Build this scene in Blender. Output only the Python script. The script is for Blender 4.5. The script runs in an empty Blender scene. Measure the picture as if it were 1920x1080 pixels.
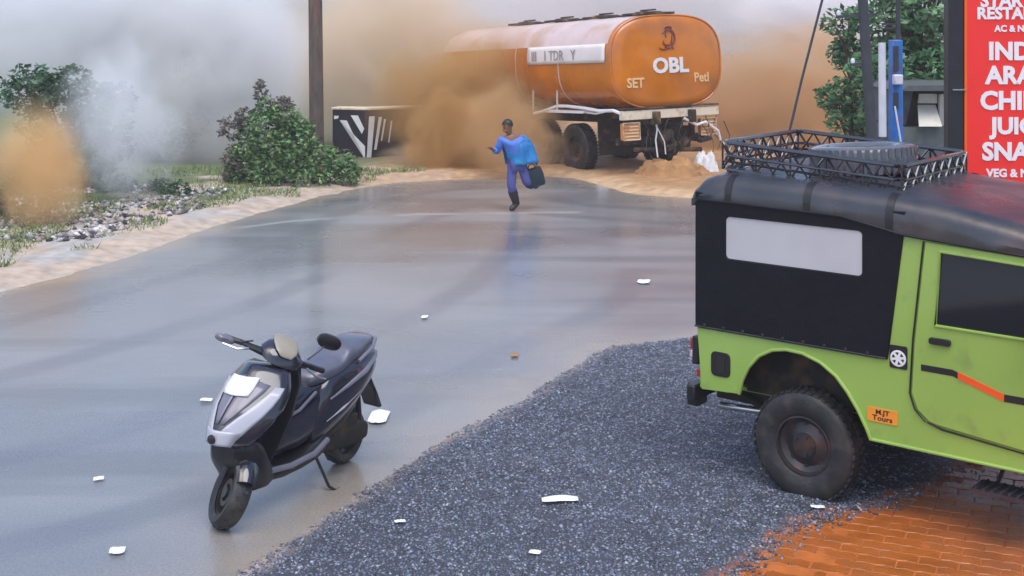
import bpy, bmesh, math, random
import numpy as np
from mathutils import Vector, Matrix, noise as mnoise
from mathutils.geometry import tessellate_polygon
R = math.radians
random.seed(7); rng = np.random.default_rng(7)
sc = bpy.context.scene

# ---------------------------------------------------------------- camera
H, F, YH = 3.2, 2400.0, 40.0          # camera height (m), focal length and horizon row of the 1920x1080 photograph
cam = bpy.data.cameras.new('camera'); co = bpy.data.objects.new('camera', cam); sc.collection.objects.link(co)
co.location = (0, 0, H); co.rotation_euler = (R(90), 0, 0)
cam.sensor_width = 36; cam.lens = 36 * F / 1920; cam.shift_y = -(540 - YH) / 1920
cam.clip_start = .1; cam.clip_end = 2000
sc.camera = co
def G(x, y):                           # photograph pixel -> point on the ground
    Y = F * H / (y - YH); return ((x - 960) * Y / F, Y)

# ---------------------------------------------------------------- light
SUN_EL, SUN_AZ = 62, 35
w = bpy.data.worlds.new('World'); sc.world = w; w.use_nodes = True
nt = w.node_tree; nt.nodes.clear()
sky = nt.nodes.new('ShaderNodeTexSky'); sky.sky_type = 'NISHITA'; sky.sun_disc = False
sky.sun_elevation = R(SUN_EL); sky.sun_rotation = R(180 + SUN_AZ); sky.air_density = 1.0; sky.dust_density = 2.5; sky.ozone_density = 1.8
bg = nt.nodes.new('ShaderNodeBackground'); bg.inputs[1].default_value = .13
out = nt.nodes.new('ShaderNodeOutputWorld')
nt.links.new(sky.outputs[0], bg.inputs[0]); nt.links.new(bg.outputs[0], out.inputs[0])
sl = bpy.data.lights.new('sun', 'SUN'); sl.energy = 1.2; sl.angle = R(40); sl.color = (1, .97, .94)
so = bpy.data.objects.new('sun', sl); sc.collection.objects.link(so)
so.rotation_euler = (R(90 - SUN_EL), 0, R(SUN_AZ))     # soft light from behind the camera, right
sc.view_settings.view_transform = 'Standard'; sc.view_settings.look = 'None'
sc.view_settings.gamma = 1; sc.view_settings.exposure = .88
sc.cycles.volume_bounces = 4; sc.cycles.max_bounces = 8; sc.cycles.volume_step_rate = 1.0; sc.cycles.volume_max_steps = 128
sc.cycles.transparent_max_bounces = 12
sc.cycles.use_denoising = True

# ---------------------------------------------------------------- materials
def lin(c): return tuple(((v / 255) / 12.92 if v / 255 <= .04045 else ((v / 255 + .055) / 1.055) ** 2.4) for v in c)
def mat(name, col, rough=.6, metal=0, spec=.5, coat=0, var=.12, vscale=6, bump=0, bscale=40, col2=None, c2scale=2.0, c2lo=.5, c2hi=.65, attr=None, trans=0, alpha=1, rvar=0, emit=0, detail=4, stretch=None, subsurf=0):
    m = bpy.data.materials.new(name); m.use_nodes = True
    n = m.node_tree.nodes; l = m.node_tree.links; b = n['Principled BSDF']
    tc = n.new('ShaderNodeTexCoord'); vec = tc.outputs['Object']
    if stretch:
        mp = n.new('ShaderNodeMapping'); mp.inputs['Scale'].default_value = stretch; l.new(vec, mp.inputs[0]); vec = mp.outputs[0]
    def noi(s, d=detail):
        t = n.new('ShaderNodeTexNoise'); t.inputs['Scale'].default_value = s; t.inputs['Detail'].default_value = d; l.new(vec, t.inputs['Vector']); return t.outputs[0]
    if attr:
        a = n.new('ShaderNodeAttribute'); a.attribute_name = attr; cs = a.outputs['Color']
    else:
        rgb = n.new('ShaderNodeRGB'); rgb.outputs[0].default_value = (*col[:3], 1); cs = rgb.outputs[0]
    if col2:
        mr = n.new('ShaderNodeMapRange'); mr.inputs[1].default_value = c2lo; mr.inputs[2].default_value = c2hi; l.new(noi(c2scale), mr.inputs[0])
        mx = n.new('ShaderNodeMix'); mx.data_type = 'RGBA'; l.new(mr.outputs[0], mx.inputs[0]); l.new(cs, mx.inputs[6]); mx.inputs[7].default_value = (*col2, 1); cs = mx.outputs[2]
    if var:
        mr = n.new('ShaderNodeMapRange'); mr.inputs[1].default_value = .3; mr.inputs[2].default_value = .7; mr.inputs[3].default_value = 1 - var; mr.inputs[4].default_value = 1 + var
        l.new(noi(vscale), mr.inputs[0])
        vm = n.new('ShaderNodeVectorMath'); vm.operation = 'SCALE'; l.new(cs, vm.inputs[0]); l.new(mr.outputs[0], vm.inputs['Scale']); cs = vm.outputs[0]
    l.new(cs, b.inputs['Base Color'])
    b.inputs['Roughness'].default_value = rough; b.inputs['Metallic'].default_value = metal; b.inputs['Specular IOR Level'].default_value = spec
    b.inputs['Coat Weight'].default_value = coat; b.inputs['Coat Roughness'].default_value = .08
    b.inputs['Transmission Weight'].default_value = trans; b.inputs['Alpha'].default_value = alpha
    if rvar:
        mr = n.new('ShaderNodeMapRange'); mr.inputs[1].default_value = .35; mr.inputs[2].default_value = .65; mr.inputs[3].default_value = max(.02, rough - rvar); mr.inputs[4].default_value = rough + rvar
        l.new(noi(vscale * .6), mr.inputs[0]); l.new(mr.outputs[0], b.inputs['Roughness'])
    if bump:
        bp = n.new('ShaderNodeBump'); bp.inputs['Strength'].default_value = bump; bp.inputs['Distance'].default_value = .02
        l.new(noi(bscale), bp.inputs['Height']); l.new(bp.outputs[0], b.inputs['Normal'])
    if subsurf: b.inputs['Subsurface Weight'].default_value = subsurf; b.inputs['Subsurface Scale'].default_value = .02
    return m
M = {}
M['green'] = mat('green_paint', (.29, .45, .085), .28, coat=.6, var=.06, vscale=1.5, col2=(.2, .25, .09), c2scale=5, c2lo=.6, c2hi=.85, rvar=.12)
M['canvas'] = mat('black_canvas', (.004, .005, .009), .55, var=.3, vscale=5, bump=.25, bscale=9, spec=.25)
M['canvas_top'] = mat('wet_canvas_sheen', (.028, .03, .04), .33, var=.3, vscale=4, bump=.2, bscale=7, spec=.7, col2=(.06, .045, .045), c2scale=1.5, rvar=.1)  # roof canvas: sky sheen put into a paler base colour
M['vinyl'] = mat('clear_plastic_window', (.5, .5, .53), .2, var=.05, vscale=3, bump=.1, bscale=5)
M['glass'] = mat('dark_glass', (.008, .009, .012), .06, var=0, spec=.6)
M['rubber'] = mat('rubber', (.022, .022, .024), .55, var=.3, vscale=9, bump=.2, bscale=60, col2=(.07, .06, .052), c2scale=7, c2lo=.5, c2hi=.75)
M['steel'] = mat('steel_rim', (.055, .05, .055), .4, metal=.5, var=.3, vscale=10, col2=(.1, .05, .035), c2scale=8)
M['black'] = mat('black_plastic', (.012, .012, .014), .35, var=.2)
M['under'] = mat('underbody', (.015, .014, .013), .8, var=.3, col2=(.06, .035, .02), c2scale=5)
M['chrome'] = mat('bright_metal', (.6, .6, .62), .25, metal=1, var=.1)
M['rack'] = mat('rack_paint', (.02, .021, .03), .2, coat=1, var=.4, vscale=9)
M['orange_sticker'] = mat('orange_sticker', (.85, .3, .03), .4, var=.08)
M['orange_red'] = mat('orange_stripe', (.85, .1, .015), .35, var=.05)
M['red_lens'] = mat('red_lens', (.45, .012, .03), .15, var=.1)
M['pink_lens'] = mat('pale_lens', (.7, .45, .47), .15, var=.1)
M['white'] = mat('white_paint', (.75, .75, .77), .4, var=.06)
M['grey_lettering'] = mat('grey_lettering', (.32, .29, .3), .6, var=.1)
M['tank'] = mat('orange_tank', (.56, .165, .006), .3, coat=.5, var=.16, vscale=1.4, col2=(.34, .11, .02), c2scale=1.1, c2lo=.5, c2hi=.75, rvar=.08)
M['tank_sheen'] = mat('pale_tank_sheen', (.66, .5, .47), .3, coat=.5, var=.08, vscale=1.5, col2=(.55, .36, .25), c2scale=1.2)  # wet sky sheen on orange, painted as a pale colour; weld bands share it
M['banner'] = mat('white_banner', (.76, .7, .68), .5, var=.07, vscale=2)
M['truck_dark'] = mat('truck_chassis', (.035, .025, .02), .7, var=.4, col2=(.14, .08, .04), c2scale=3)
M['cream'] = mat('cream_paint', (.72, .62, .48), .5, var=.15, vscale=4, col2=(.35, .22, .13), c2scale=4, c2lo=.55, c2hi=.7)
M['lamp_orange'] = mat('amber_lens', (.6, .27, .09), .3, var=.1)
M['brown_mark'] = mat('brown_mark', (.22, .05, .03), .5, var=.2)
M['pale_yellow'] = mat('pale_yellow_paint', (.8, .5, .24), .5, var=.1)
M['scooter'] = mat('scooter_paint', (.016, .016, .028), .2, coat=.9, var=.1, rvar=.06)
M['scooter_grey'] = mat('scooter_grey_panel', (.16, .155, .2), .3, coat=.4, var=.12)
M['scooter_light'] = mat('scooter_silver_trim', (.42, .42, .48), .25, coat=.5, var=.05)
M['seat'] = mat('seat_vinyl', (.095, .1, .14), .3, var=.15, bump=.15, bscale=30, spec=.9, coat=.4)  # dark vinyl with the sky's reflection put into a paler, bluish base
M['rubber_sheen'] = mat('wet_rubber_sheen', (.1, .105, .125), .25, var=.25, vscale=6, coat=.4)  # wet black rubber, its sheen painted in as a lighter grey
M['beige'] = mat('beige_cover', (.3, .27, .22), .35, var=.1)
M['skin'] = mat('skin', (.22, .1, .055), .5, var=.08, subsurf=.1)
M['hair'] = mat('hair', (.012, .009, .008), .5, var=.2)
M['shirt'] = mat('violet_blue_cloth', (.08, .2, .62), .75, var=.15, vscale=8, bump=.3, bscale=14)
M['trousers'] = mat('blue_trousers', (.07, .075, .26), .8, var=.15, vscale=8, bump=.3, bscale=14)
M['raincoat'] = mat('cyan_raincoat', (.012, .17, .45), .55, var=.2, vscale=6, bump=.4, bscale=9, col2=(.02, .4, .6), c2scale=4, c2lo=.5, c2hi=.7)
M['bag'] = mat('dark_bag', (.008, .022, .035), .5, var=.2)
M['shoe'] = mat('dark_shoe', (.015, .013, .02), .5)
M['paper'] = mat('white_paper', (.82, .84, .86), .6, var=.03)
M['sign_red'] = mat('sign_red', (.9, .035, .03), .35, var=.05, vscale=1.5)
M['sign_edge'] = mat('sign_orange_edge', (.85, .12, .01), .4, var=.05)
M['sign_white'] = mat('sign_lettering', (.85, .82, .85), .45, var=.03)
M['post_dark'] = mat('dark_post', (.015, .016, .022), .5, var=.2)
M['pole'] = mat('utility_pole', (.1, .075, .06), .75, var=.3, vscale=6, stretch=(3, 3, .5), bump=.3, bscale=20, col2=(.17, .08, .055), c2scale=2)
M['wood_dark'] = mat('dark_metal_pole', (.035, .04, .05), .6, var=.2)
M['blue'] = mat('blue_paint', (.03, .17, .5), .4, var=.2, vscale=5, col2=(.1, .12, .3), c2scale=6)
M['pale_pole'] = mat('white_painted_pole', (.62, .64, .72), .5, var=.1, vscale=5)
M['leaf'] = mat('leaf_green', (.075, .17, .06), .45, var=.7, vscale=9, col2=(.22, .3, .1), c2scale=11, c2lo=.5, c2hi=.62)
M['leaf_dark'] = mat('leaf_dark_green', (.032, .09, .04), .5, var=.5, vscale=4, col2=(.08, .16, .07), c2scale=5, c2lo=.5, c2hi=.65)
M['leaf_right'] = mat('leaf_mid_green', (.07, .18, .07), .4, var=.5, vscale=3, col2=(.16, .28, .13), c2scale=4, c2lo=.5, c2hi=.62)
M['leaf_dusty'] = mat('leaf_dusty', (.16, .14, .12), .7, var=.3, vscale=4)
M['bark'] = mat('bark', (.08, .055, .04), .85, var=.3, bump=.4, bscale=25)
M['grass'] = mat('grass_blades', (.13, .2, .06), .55, var=.4, vscale=4, col2=(.22, .25, .09), c2scale=2)
M['gravel'] = mat('gravel_stone', (.1, .1, .1), .3, attr='tint', var=.15, vscale=40, spec=.7)
M['rubble'] = mat('rubble_stone', (.1, .1, .1), .7, attr='tint', var=.2, vscale=20)
M['paver'] = mat('paver_orange', (.36, .1, .016), .34, var=.35, vscale=2.2, col2=(.24, .075, .02), c2scale=2.2, bump=.3, bscale=60, rvar=.15)
M['concrete'] = mat('concrete', (.3, .28, .25), .8, var=.2, bump=.3, bscale=30)
M['parapet_black'] = mat('parapet_black', (.014, .006, .014), .6, var=.3, vscale=5)
M['dirt'] = mat('dirt', (.36, .19, .075), .8, var=.3, vscale=3, bump=.6, bscale=12)
M['shack'] = mat('shack_wall', (.085, .095, .095), .8, var=.2)
M['shack_pale'] = mat('pale_shutter', (.55, .53, .46), .6, var=.12)
M['hill'] = mat('hillside_green', (.06, .08, .06), .9, var=.4, vscale=.3)

# ---------------------------------------------------------------- helpers
def tag(o, label=None, cat=None, group=None, kind=None):
    if label: o['label'] = label
    if cat: o['category'] = cat
    if group: o['group'] = group
    if kind: o['kind'] = kind
    return o
def empty(name, loc=(0, 0, 0), rot=(0, 0, 0)):
    o = bpy.data.objects.new(name, None); o.empty_display_size = .2; sc.collection.objects.link(o)
    o.location = loc; o.rotation_euler = rot; return o
def thing(name, label, cat, loc=(0, 0, 0), rot=(0, 0, 0), group=None): return tag(empty(name, loc, rot), label, cat, group)
def copy_tree(o, parent=None):
    c = o.copy(); sc.collection.objects.link(c); c.parent = parent
    for ch in list(o.children): copy_tree(ch, c)
    return c
class MB:
    def __init__(s): s.v = []; s.f = []
    def add(s, v, f):
        n = len(s.v); s.v += [tuple(p) for p in v]; s.f += [tuple(i + n for i in q) for q in f]; return s
    def box(s, c, d, rot=None):
        x, y, z = d[0] / 2, d[1] / 2, d[2] / 2
        v = [Vector((a, b, e)) for a in (-x, x) for b in (-y, y) for e in (-z, z)]
        if rot is not None: v = [rot @ p for p in v]
        c = Vector(c)
        return s.add([p + c for p in v], [(0, 1, 3, 2), (4, 6, 7, 5), (0, 4, 5, 1), (2, 3, 7, 6), (0, 2, 6, 4), (1, 5, 7, 3)])
    def tube(s, pts, r, n=8, cap=True, closed=False):
        pts = [Vector(p) for p in pts]; N = len(pts); rr = r if isinstance(r, (list, tuple)) else [r] * N
        v = []; up = None
        for i, p in enumerate(pts):
            if closed: t = pts[(i + 1) % N] - pts[i - 1]
            else: t = pts[min(i + 1, N - 1)] - pts[max(i - 1, 0)]
            t.normalize()
            if up is None: up = Vector((0, 0, 1)) if abs(t.z) < .9 else Vector((1, 0, 0))
            a = (up - t * up.dot(t)).normalized(); b = t.cross(a); up = a
            v += [p + (a * math.cos(k * 2 * math.pi / n) + b * math.sin(k * 2 * math.pi / n)) * rr[i] for k in range(n)]
        f = []
        for i in range(N if closed else N - 1):
            j = (i + 1) % N
            f += [(i * n + k, i * n + (k + 1) % n, j * n + (k + 1) % n, j * n + k) for k in range(n)]
        if cap and not closed: f += [tuple(range(n - 1, -1, -1)), tuple((N - 1) * n + k for k in range(n))]
        return s.add(v, f)
    def lathe(s, prof, c=(0, 0, 0), axis='y', n=32, closed=False):      # prof: (radius, position along the axis)
        v = []
        for k in range(n):
            a = k * 2 * math.pi / n; ca, sa = math.cos(a), math.sin(a)
            for r, h in prof:
                p = {'y': (r * ca, h, r * sa), 'z': (r * ca, r * sa, h), 'x': (h, r * ca, r * sa)}[axis]
                v.append((p[0] + c[0], p[1] + c[1], p[2] + c[2]))
        m = len(prof); f = []
        for k in range(n):
            j = (k + 1) % n
            for i in range(m if closed else m - 1):
                i2 = (i + 1) % m; f.append((k * m + i, k * m + i2, j * m + i2, j * m + i))
        return s.add(v, f)
    def loft(s, rings, cap=True, closed=True):
        m = len(rings[0]); v = [p for r in rings for p in r]; f = []
        for i in range(len(rings) - 1):
            for k in range(m if closed else m - 1):
                j = (k + 1) % m; f.append((i * m + k, i * m + j, (i + 1) * m + j, (i + 1) * m + k))
        if cap and closed: f += [tuple(range(m - 1, -1, -1)), tuple((len(rings) - 1) * m + k for k in range(m))]
        return s.add(v, f)
    def prism(s, loops, y0, y1, fn=None):       # loops of (x, z), first the outline then holes, extruded from y0 to y1
        loops = [[Vector((p[0], p[1], 0)) for p in L] for L in loops]
        tri = tessellate_polygon(loops); flat = [p for L in loops for p in L]; n = len(flat)
        fn = fn or (lambda x, y, z: (x, y, z))
        v = [fn(p.x, y0, p.y) for p in flat] + [fn(p.x, y1, p.y) for p in flat]
        f = [tuple(t) for t in tri] + [tuple(i + n for i in reversed(t)) for t in tri]; o = 0
        for L in loops:
            m = len(L); f += [(o + k, o + (k + 1) % m, n + o + (k + 1) % m, n + o + k) for k in range(m)]; o += m
        return s.add(v, f)
    def xf(s, m):
        s.v = [tuple(m @ Vector(p)) for p in s.v]; return s
    def mirror_y(s, yc):
        n = MB(); n.v = [(p[0], 2 * yc - p[1], p[2]) for p in s.v]; n.f = [tuple(reversed(q)) for q in s.f]; return n
    def build(s, name, m, parent=None, bevel=0, smooth=True, seg=2, sub=0, angle=40):
        me = bpy.data.meshes.new(name); me.from_pydata(s.v, [], s.f); me.update()
        bm = bmesh.new(); bm.from_mesh(me); bmesh.ops.recalc_face_normals(bm, faces=bm.faces); bm.to_mesh(me); bm.free()
        if smooth:
            me.polygons.foreach_set('use_smooth', [True] * len(me.polygons)); me.set_sharp_from_angle(angle=R(angle))
        me.materials.append(m)
        o = bpy.data.objects.new(name, me); sc.collection.objects.link(o); o.parent = parent
        if bevel:
            b = o.modifiers.new('bevel', 'BEVEL'); b.width = bevel; b.segments = seg; b.limit_method = 'ANGLE'; b.angle_limit = R(40); b.harden_normals = False
        if sub: q = o.modifiers.new('sub', 'SUBSURF'); q.levels = q.render_levels = sub
        return o
def raw(name, v, f, m, parent=None, tint=None, smooth=False):
    me = bpy.data.meshes.new(name); v = np.asarray(v, dtype=np.float32); f = np.asarray(f, dtype=np.int32)
    me.vertices.add(len(v)); me.vertices.foreach_set('co', v.ravel())
    k = f.shape[1]; me.loops.add(f.size); me.loops.foreach_set('vertex_index', f.ravel())
    me.polygons.add(len(f)); me.polygons.foreach_set('loop_start', np.arange(0, f.size, k, dtype=np.int32))
    if smooth: me.polygons.foreach_set('use_smooth', np.ones(len(f), dtype=bool))
    me.update(calc_edges=True); me.validate()
    if tint is not None:
        a = me.color_attributes.new('tint', 'FLOAT_COLOR', 'POINT'); c = np.ones((len(v), 4), dtype=np.float32); c[:, :3] = tint; a.data.foreach_set('color', c.ravel())
    me.materials.append(m); o = bpy.data.objects.new(name, me); sc.collection.objects.link(o); o.parent = parent; return o
def text(name, body, size, m, parent, loc, rot, ext=.002, fat=0., sx=1, align='LEFT'):
    cu = bpy.data.curves.new(name, 'FONT'); cu.body = body; cu.size = size; cu.extrude = ext; cu.offset = fat; cu.align_x = align; cu.align_y = 'BOTTOM_BASELINE'; cu.resolution_u = 3
    t = bpy.data.objects.new(name, cu); sc.collection.objects.link(t)
    me = bpy.data.meshes.new_from_object(t); bpy.data.objects.remove(t); me.materials.clear(); me.materials.append(m)
    o = bpy.data.objects.new(name, me); sc.collection.objects.link(o); o.parent = parent; o.location = loc; o.rotation_euler = rot; o.scale = (sx, 1, 1); return o
def sell(x, cy, cz, w, h, e=2.5, n=24, axis='x'):       # super-ellipse ring
    L = []
    for k in range(n):
        a = 2 * math.pi * k / n; c, s_ = math.cos(a), math.sin(a)
        p = math.copysign(abs(c) ** (2 / e), c) * w, math.copysign(abs(s_) ** (2 / e), s_) * h
        L.append((x, cy + p[0], cz + p[1]) if axis == 'x' else (cy + p[0], cz + p[1], x))
    return L
def rrect(x0, z0, x1, z1, r, n=4):
    L = []
    for cx, cz, a0 in ((x1 - r, z1 - r, 0), (x0 + r, z1 - r, 90), (x0 + r, z0 + r, 180), (x1 - r, z0 + r, 270)):
        L += [(cx + r * math.cos(R(a0 + 90 * k / n)), cz + r * math.sin(R(a0 + 90 * k / n))) for k in range(n + 1)]
    return L
def skin(name, joints, bones, m, parent, sub=2):
    """joints: {name: (x, y, z, radius)}; one continuous skinned surface along the bones"""
    ks = list(joints); me = bpy.data.meshes.new(name)
    me.from_pydata([joints[k][:3] for k in ks], [(ks.index(a), ks.index(b)) for a, b in bones], [])
    o = bpy.data.objects.new(name, me); sc.collection.objects.link(o); o.parent = parent
    o.modifiers.new('skin', 'SKIN')
    for i, k in enumerate(ks):
        r = joints[k][3]; me.skin_vertices[0].data[i].radius = (r if isinstance(r, tuple) else (r, r))
    me.skin_vertices[0].data[0].use_root = True
    s = o.modifiers.new('sub', 'SUBSURF'); s.levels = s.render_levels = sub
    dg = bpy.context.evaluated_depsgraph_get(); dg.update()
    me2 = bpy.data.meshes.new_from_object(o.evaluated_get(dg)); o.modifiers.clear(); o.data = me2
    me2.materials.clear(); me2.materials.append(m); me2.polygons.foreach_set('use_smooth', [True] * len(me2.polygons)); return o

# ---------------------------------------------------------------- ground
road_px = [(-700, 660), (-300, 610), (0, 545), (100, 523), (200, 495), (280, 465), (350, 441), (420, 419), (500, 396), (570, 377), (640, 361), (700, 349), (760, 341), (850, 336), (940, 333), (1020, 330), (1075, 334), (1120, 347), (1190, 366), (1320, 374)]
near_px = [(1330, 628), (1230, 643), (1150, 650), (1100, 672), (1050, 701), (980, 742), (900, 790), (820, 832), (750, 872), (650, 935), (560, 1000), (500, 1040), (430, 1085), (300, 1180)]
road = [G(*p) for p in road_px] + [(8, 23.3), (30, 22.5), (30, 13.5), (8, 13.6)] + [G(*p) for p in near_px] + [(-3, 5), (-4, 0), (-14, 0)]
def sdist(P, poly):                    # signed distance, positive outside
    A = np.array(poly); B = np.roll(A, -1, 0); d = np.full(len(P), 1e9); inside = np.zeros(len(P), bool)
    for a, b in zip(A, B):
        e = b - a; t = np.clip(((P - a) @ e) / (e @ e), 0, 1); q = a + t[:, None] * e; d = np.minimum(d, np.hypot(*(P - q).T))
        if a[1] != b[1]:
            c = ((a[1] > P[:, 1]) != (b[1] > P[:, 1])) & (P[:, 0] < (b[0] - a[0]) * (P[:, 1] - a[1]) / (b[1] - a[1]) + a[0]); inside ^= c
    return np.where(inside, -d, d)
def vnoise(x, y, s, seed=0):           # cheap smooth value noise
    r = np.random.default_rng(seed); T = r.random((256, 256)); x = x / s + 500; y = y / s + 500
    i, j = np.floor(x).astype(int), np.floor(y).astype(int); fx, fy = x - i, y - j; fx = fx * fx * (3 - 2 * fx); fy = fy * fy * (3 - 2 * fy)
    g = lambda a, b: T[a % 256, b % 256]
    return (g(i, j) * (1 - fx) * (1 - fy) + g(i + 1, j) * fx * (1 - fy) + g(i, j + 1) * (1 - fx) * fy + g(i + 1, j + 1) * fx * fy) * 2 - 1
def sm(a, b, x): t = np.clip((x - a) / (b - a), 0, 1); return t * t * (3 - 2 * t)
pave = [(1.22, 7.3), (1.6, 7.85), (1.83, 8.1), (2.08, 8.28), (2.4, 8.42), (3.4, 9.3), (7, 9.3), (7, 4.5), (-.6, 4.5)]
def ground_h(x, y):
    P = np.stack([x, y], 1); d = sdist(P, road); dp = sdist(P, pave)
    n = vnoise(x, y, .35, 1) * .012 + vnoise(x, y, .12, 2) * .007 + vnoise(x, y, 1.3, 3) * .02
    z = np.clip(d * .16, -.06, .09) + n * sm(-.5, .4, d)
    z = np.where((y < 16) & (x > -3), np.minimum(z, .03 + n), z)
    z = np.where(dp < .0, .0365 + n * .3, z)
    far = sm(45, 160, y) * 5 + sm(25, 80, np.abs(x)) * 2 * sm(20, 60, y)
    return z + far, d, dp
def ground_mesh():
    xs = np.concatenate([np.linspace(-400, -20, 20)[:-1], np.arange(-20, -11, .5), np.arange(-11, 9, .09), np.arange(9, 20, .5), np.linspace(20, 400, 20)])
    ys = np.concatenate([np.linspace(-60, 4, 10)[:-1], np.arange(4, 30, .09), np.arange(30, 60, .8), np.linspace(60, 500, 30)])
    X, Y = np.meshgrid(xs, ys); x, y = X.ravel(), Y.ravel(); z, d, dp = ground_h(x, y)
    nx, ny = len(xs), len(ys); i = np.arange(nx * ny).reshape(ny, nx)
    f = np.stack([i[:-1, :-1], i[:-1, 1:], i[1:, 1:], i[1:, :-1]], -1).reshape(-1, 4)
    n1, n2 = vnoise(x, y, .5, 11), vnoise(x, y, .16, 12)
    C = lambda *c: np.array(c)[None, :]
    mud, sand, grey, grassc, gravelc, dirt = C(.23, .15, .085), C(.46, .37, .29), C(.4, .38, .36), C(.12, .15, .07), C(.05, .055, .07), C(.38, .22, .105)
    mix = lambda a, b, t: a + (b - a) * t[:, None]
    c = np.repeat(mud, len(x), 0)
    left = (x < -1.2) & (y > 9)
    cl = mix(mix(sand, grey, sm(-.2, .5, n1 + .5 * n2) * sm(-3.5, -5.5, x)), grassc, sm(1.5, 2.3, d + n1 * .7 - 1.2 * sm(-4, -6.5, x)))
    cl = mix(cl, C(.42, .26, .14), sm(-3.6, -2.4, x) * .6)
    c = np.where(left[:, None], cl, c)
    c = mix(c, dirt, (~left & (y > 20)) * 1.0)
    c = mix(c, C(.5, .35, .21), (~left & (y > 20)) * sm(1.0, .1, d) * sm(-.5, .5, n1 + .4))
    c = mix(c, gravelc, ((y < 16) & (x > -3)) * 1.0)
    c = mix(c, C(.34, .27, .22), ((y < 16) & (x > -3)) * sm(.22, .0, d + n2 * .06))
    c = mix(c, C(.42, .115, .022), sm(.08, -.03, dp + n2 * .05))
    c = mix(c, C(.07, .09, .05), sm(38, 60, y))
    m = mat('ground_soil', (.2, .2, .2), .65, attr='tint', var=.22, vscale=5, bump=.5, bscale=25, spec=.4)
    tag(raw('ground', np.stack([x, y, z], 1), f, m, tint=c, smooth=True), kind='structure')
ground_mesh()

def road_mat():
    m = bpy.data.materials.new('wet_asphalt'); m.use_nodes = True; n = m.node_tree.nodes; l = m.node_tree.links; b = n['Principled BSDF']
    tc = n.new('ShaderNodeTexCoord')
    def mp(sx, sy, rz=0):
        q = n.new('ShaderNodeMapping'); q.inputs['Scale'].default_value = (sx, sy, 1); q.inputs['Rotation'].default_value[2] = rz; l.new(tc.outputs['Object'], q.inputs[0]); return q.outputs[0]
    def noi(v, s, d=4):
        t = n.new('ShaderNodeTexNoise'); t.inputs['Scale'].default_value = s; t.inputs['Detail'].default_value = d; l.new(v, t.inputs['Vector']); return t.outputs[0]
    def rng_(v, a, b_, c, d):
        q = n.new('ShaderNodeMapRange'); q.inputs[1].default_value = a; q.inputs[2].default_value = b_; q.inputs[3].default_value = c; q.inputs[4].default_value = d; l.new(v, q.inputs[0]); return q.outputs[0]
    def mix(a, b_, t):
        q = n.new('ShaderNodeMix'); q.data_type = 'RGBA'; l.new(t, q.inputs[0])
        for s_, k in ((a, 6), (b_, 7)):
            if isinstance(s_, tuple): q.inputs[k].default_value = (*s_, 1)
            else: l.new(s_, q.inputs[k])
        return q.outputs[2]
    big = noi(mp(.25, .45), 1.0, 5); band = noi(mp(.12, .9, R(8)), 1.0, 4); fine = noi(mp(1, 1), 60, 3); mid = noi(mp(1, 1.6), 3.5, 5)
    a = n.new('ShaderNodeAttribute'); a.attribute_name = 'tint'; sp = n.new('ShaderNodeSeparateColor'); l.new(a.outputs['Color'], sp.inputs[0])
    c = mix((.165, .172, .185), (.24, .243, .25), rng_(big, .4, .62, 0, 1))
    c = mix(c, (.125, .13, .14), rng_(band, .52, .64, 0, .7))
    c = mix(c, (.105, .115, .135), rng_(sp.outputs[2], 0, 1, 0, .55))
    c = mix(c, (.34, .28, .22), sp.outputs[0])                     # silt washed along the edges
    c = mix(c, (.42, .42, .42), sp.outputs[1])                    # worn edge line
    c = mix(c, (.5, .5, .5), rng_(noi(mp(1, 1), 16, 2), .74, .8, 0, .5))
    v = n.new('ShaderNodeVectorMath'); v.operation = 'SCALE'; l.new(c, v.inputs[0]); l.new(rng_(fine, .3, .7, .8, 1.2), v.inputs['Scale'])
    l.new(v.outputs[0], b.inputs['Base Color'])
    rg = rng_(big, .35, .65, .2, .42); l.new(rg, b.inputs['Roughness']); b.inputs['Specular IOR Level'].default_value = 1.0; b.inputs['Coat Weight'].default_value = .45; b.inputs['Coat Roughness'].default_value = .16
    bp = n.new('ShaderNodeBump'); bp.inputs['Strength'].default_value = .24; bp.inputs['Distance'].default_value = .01; l.new(fine, bp.inputs['Height'])
    b2 = n.new('ShaderNodeBump'); b2.inputs['Strength'].default_value = .16; b2.inputs['Distance'].default_value = .03; l.new(mid, b2.inputs['Height']); l.new(bp.outputs[0], b2.inputs['Normal'])
    l.new(b2.outputs[0], b.inputs['Normal']); return m
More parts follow.
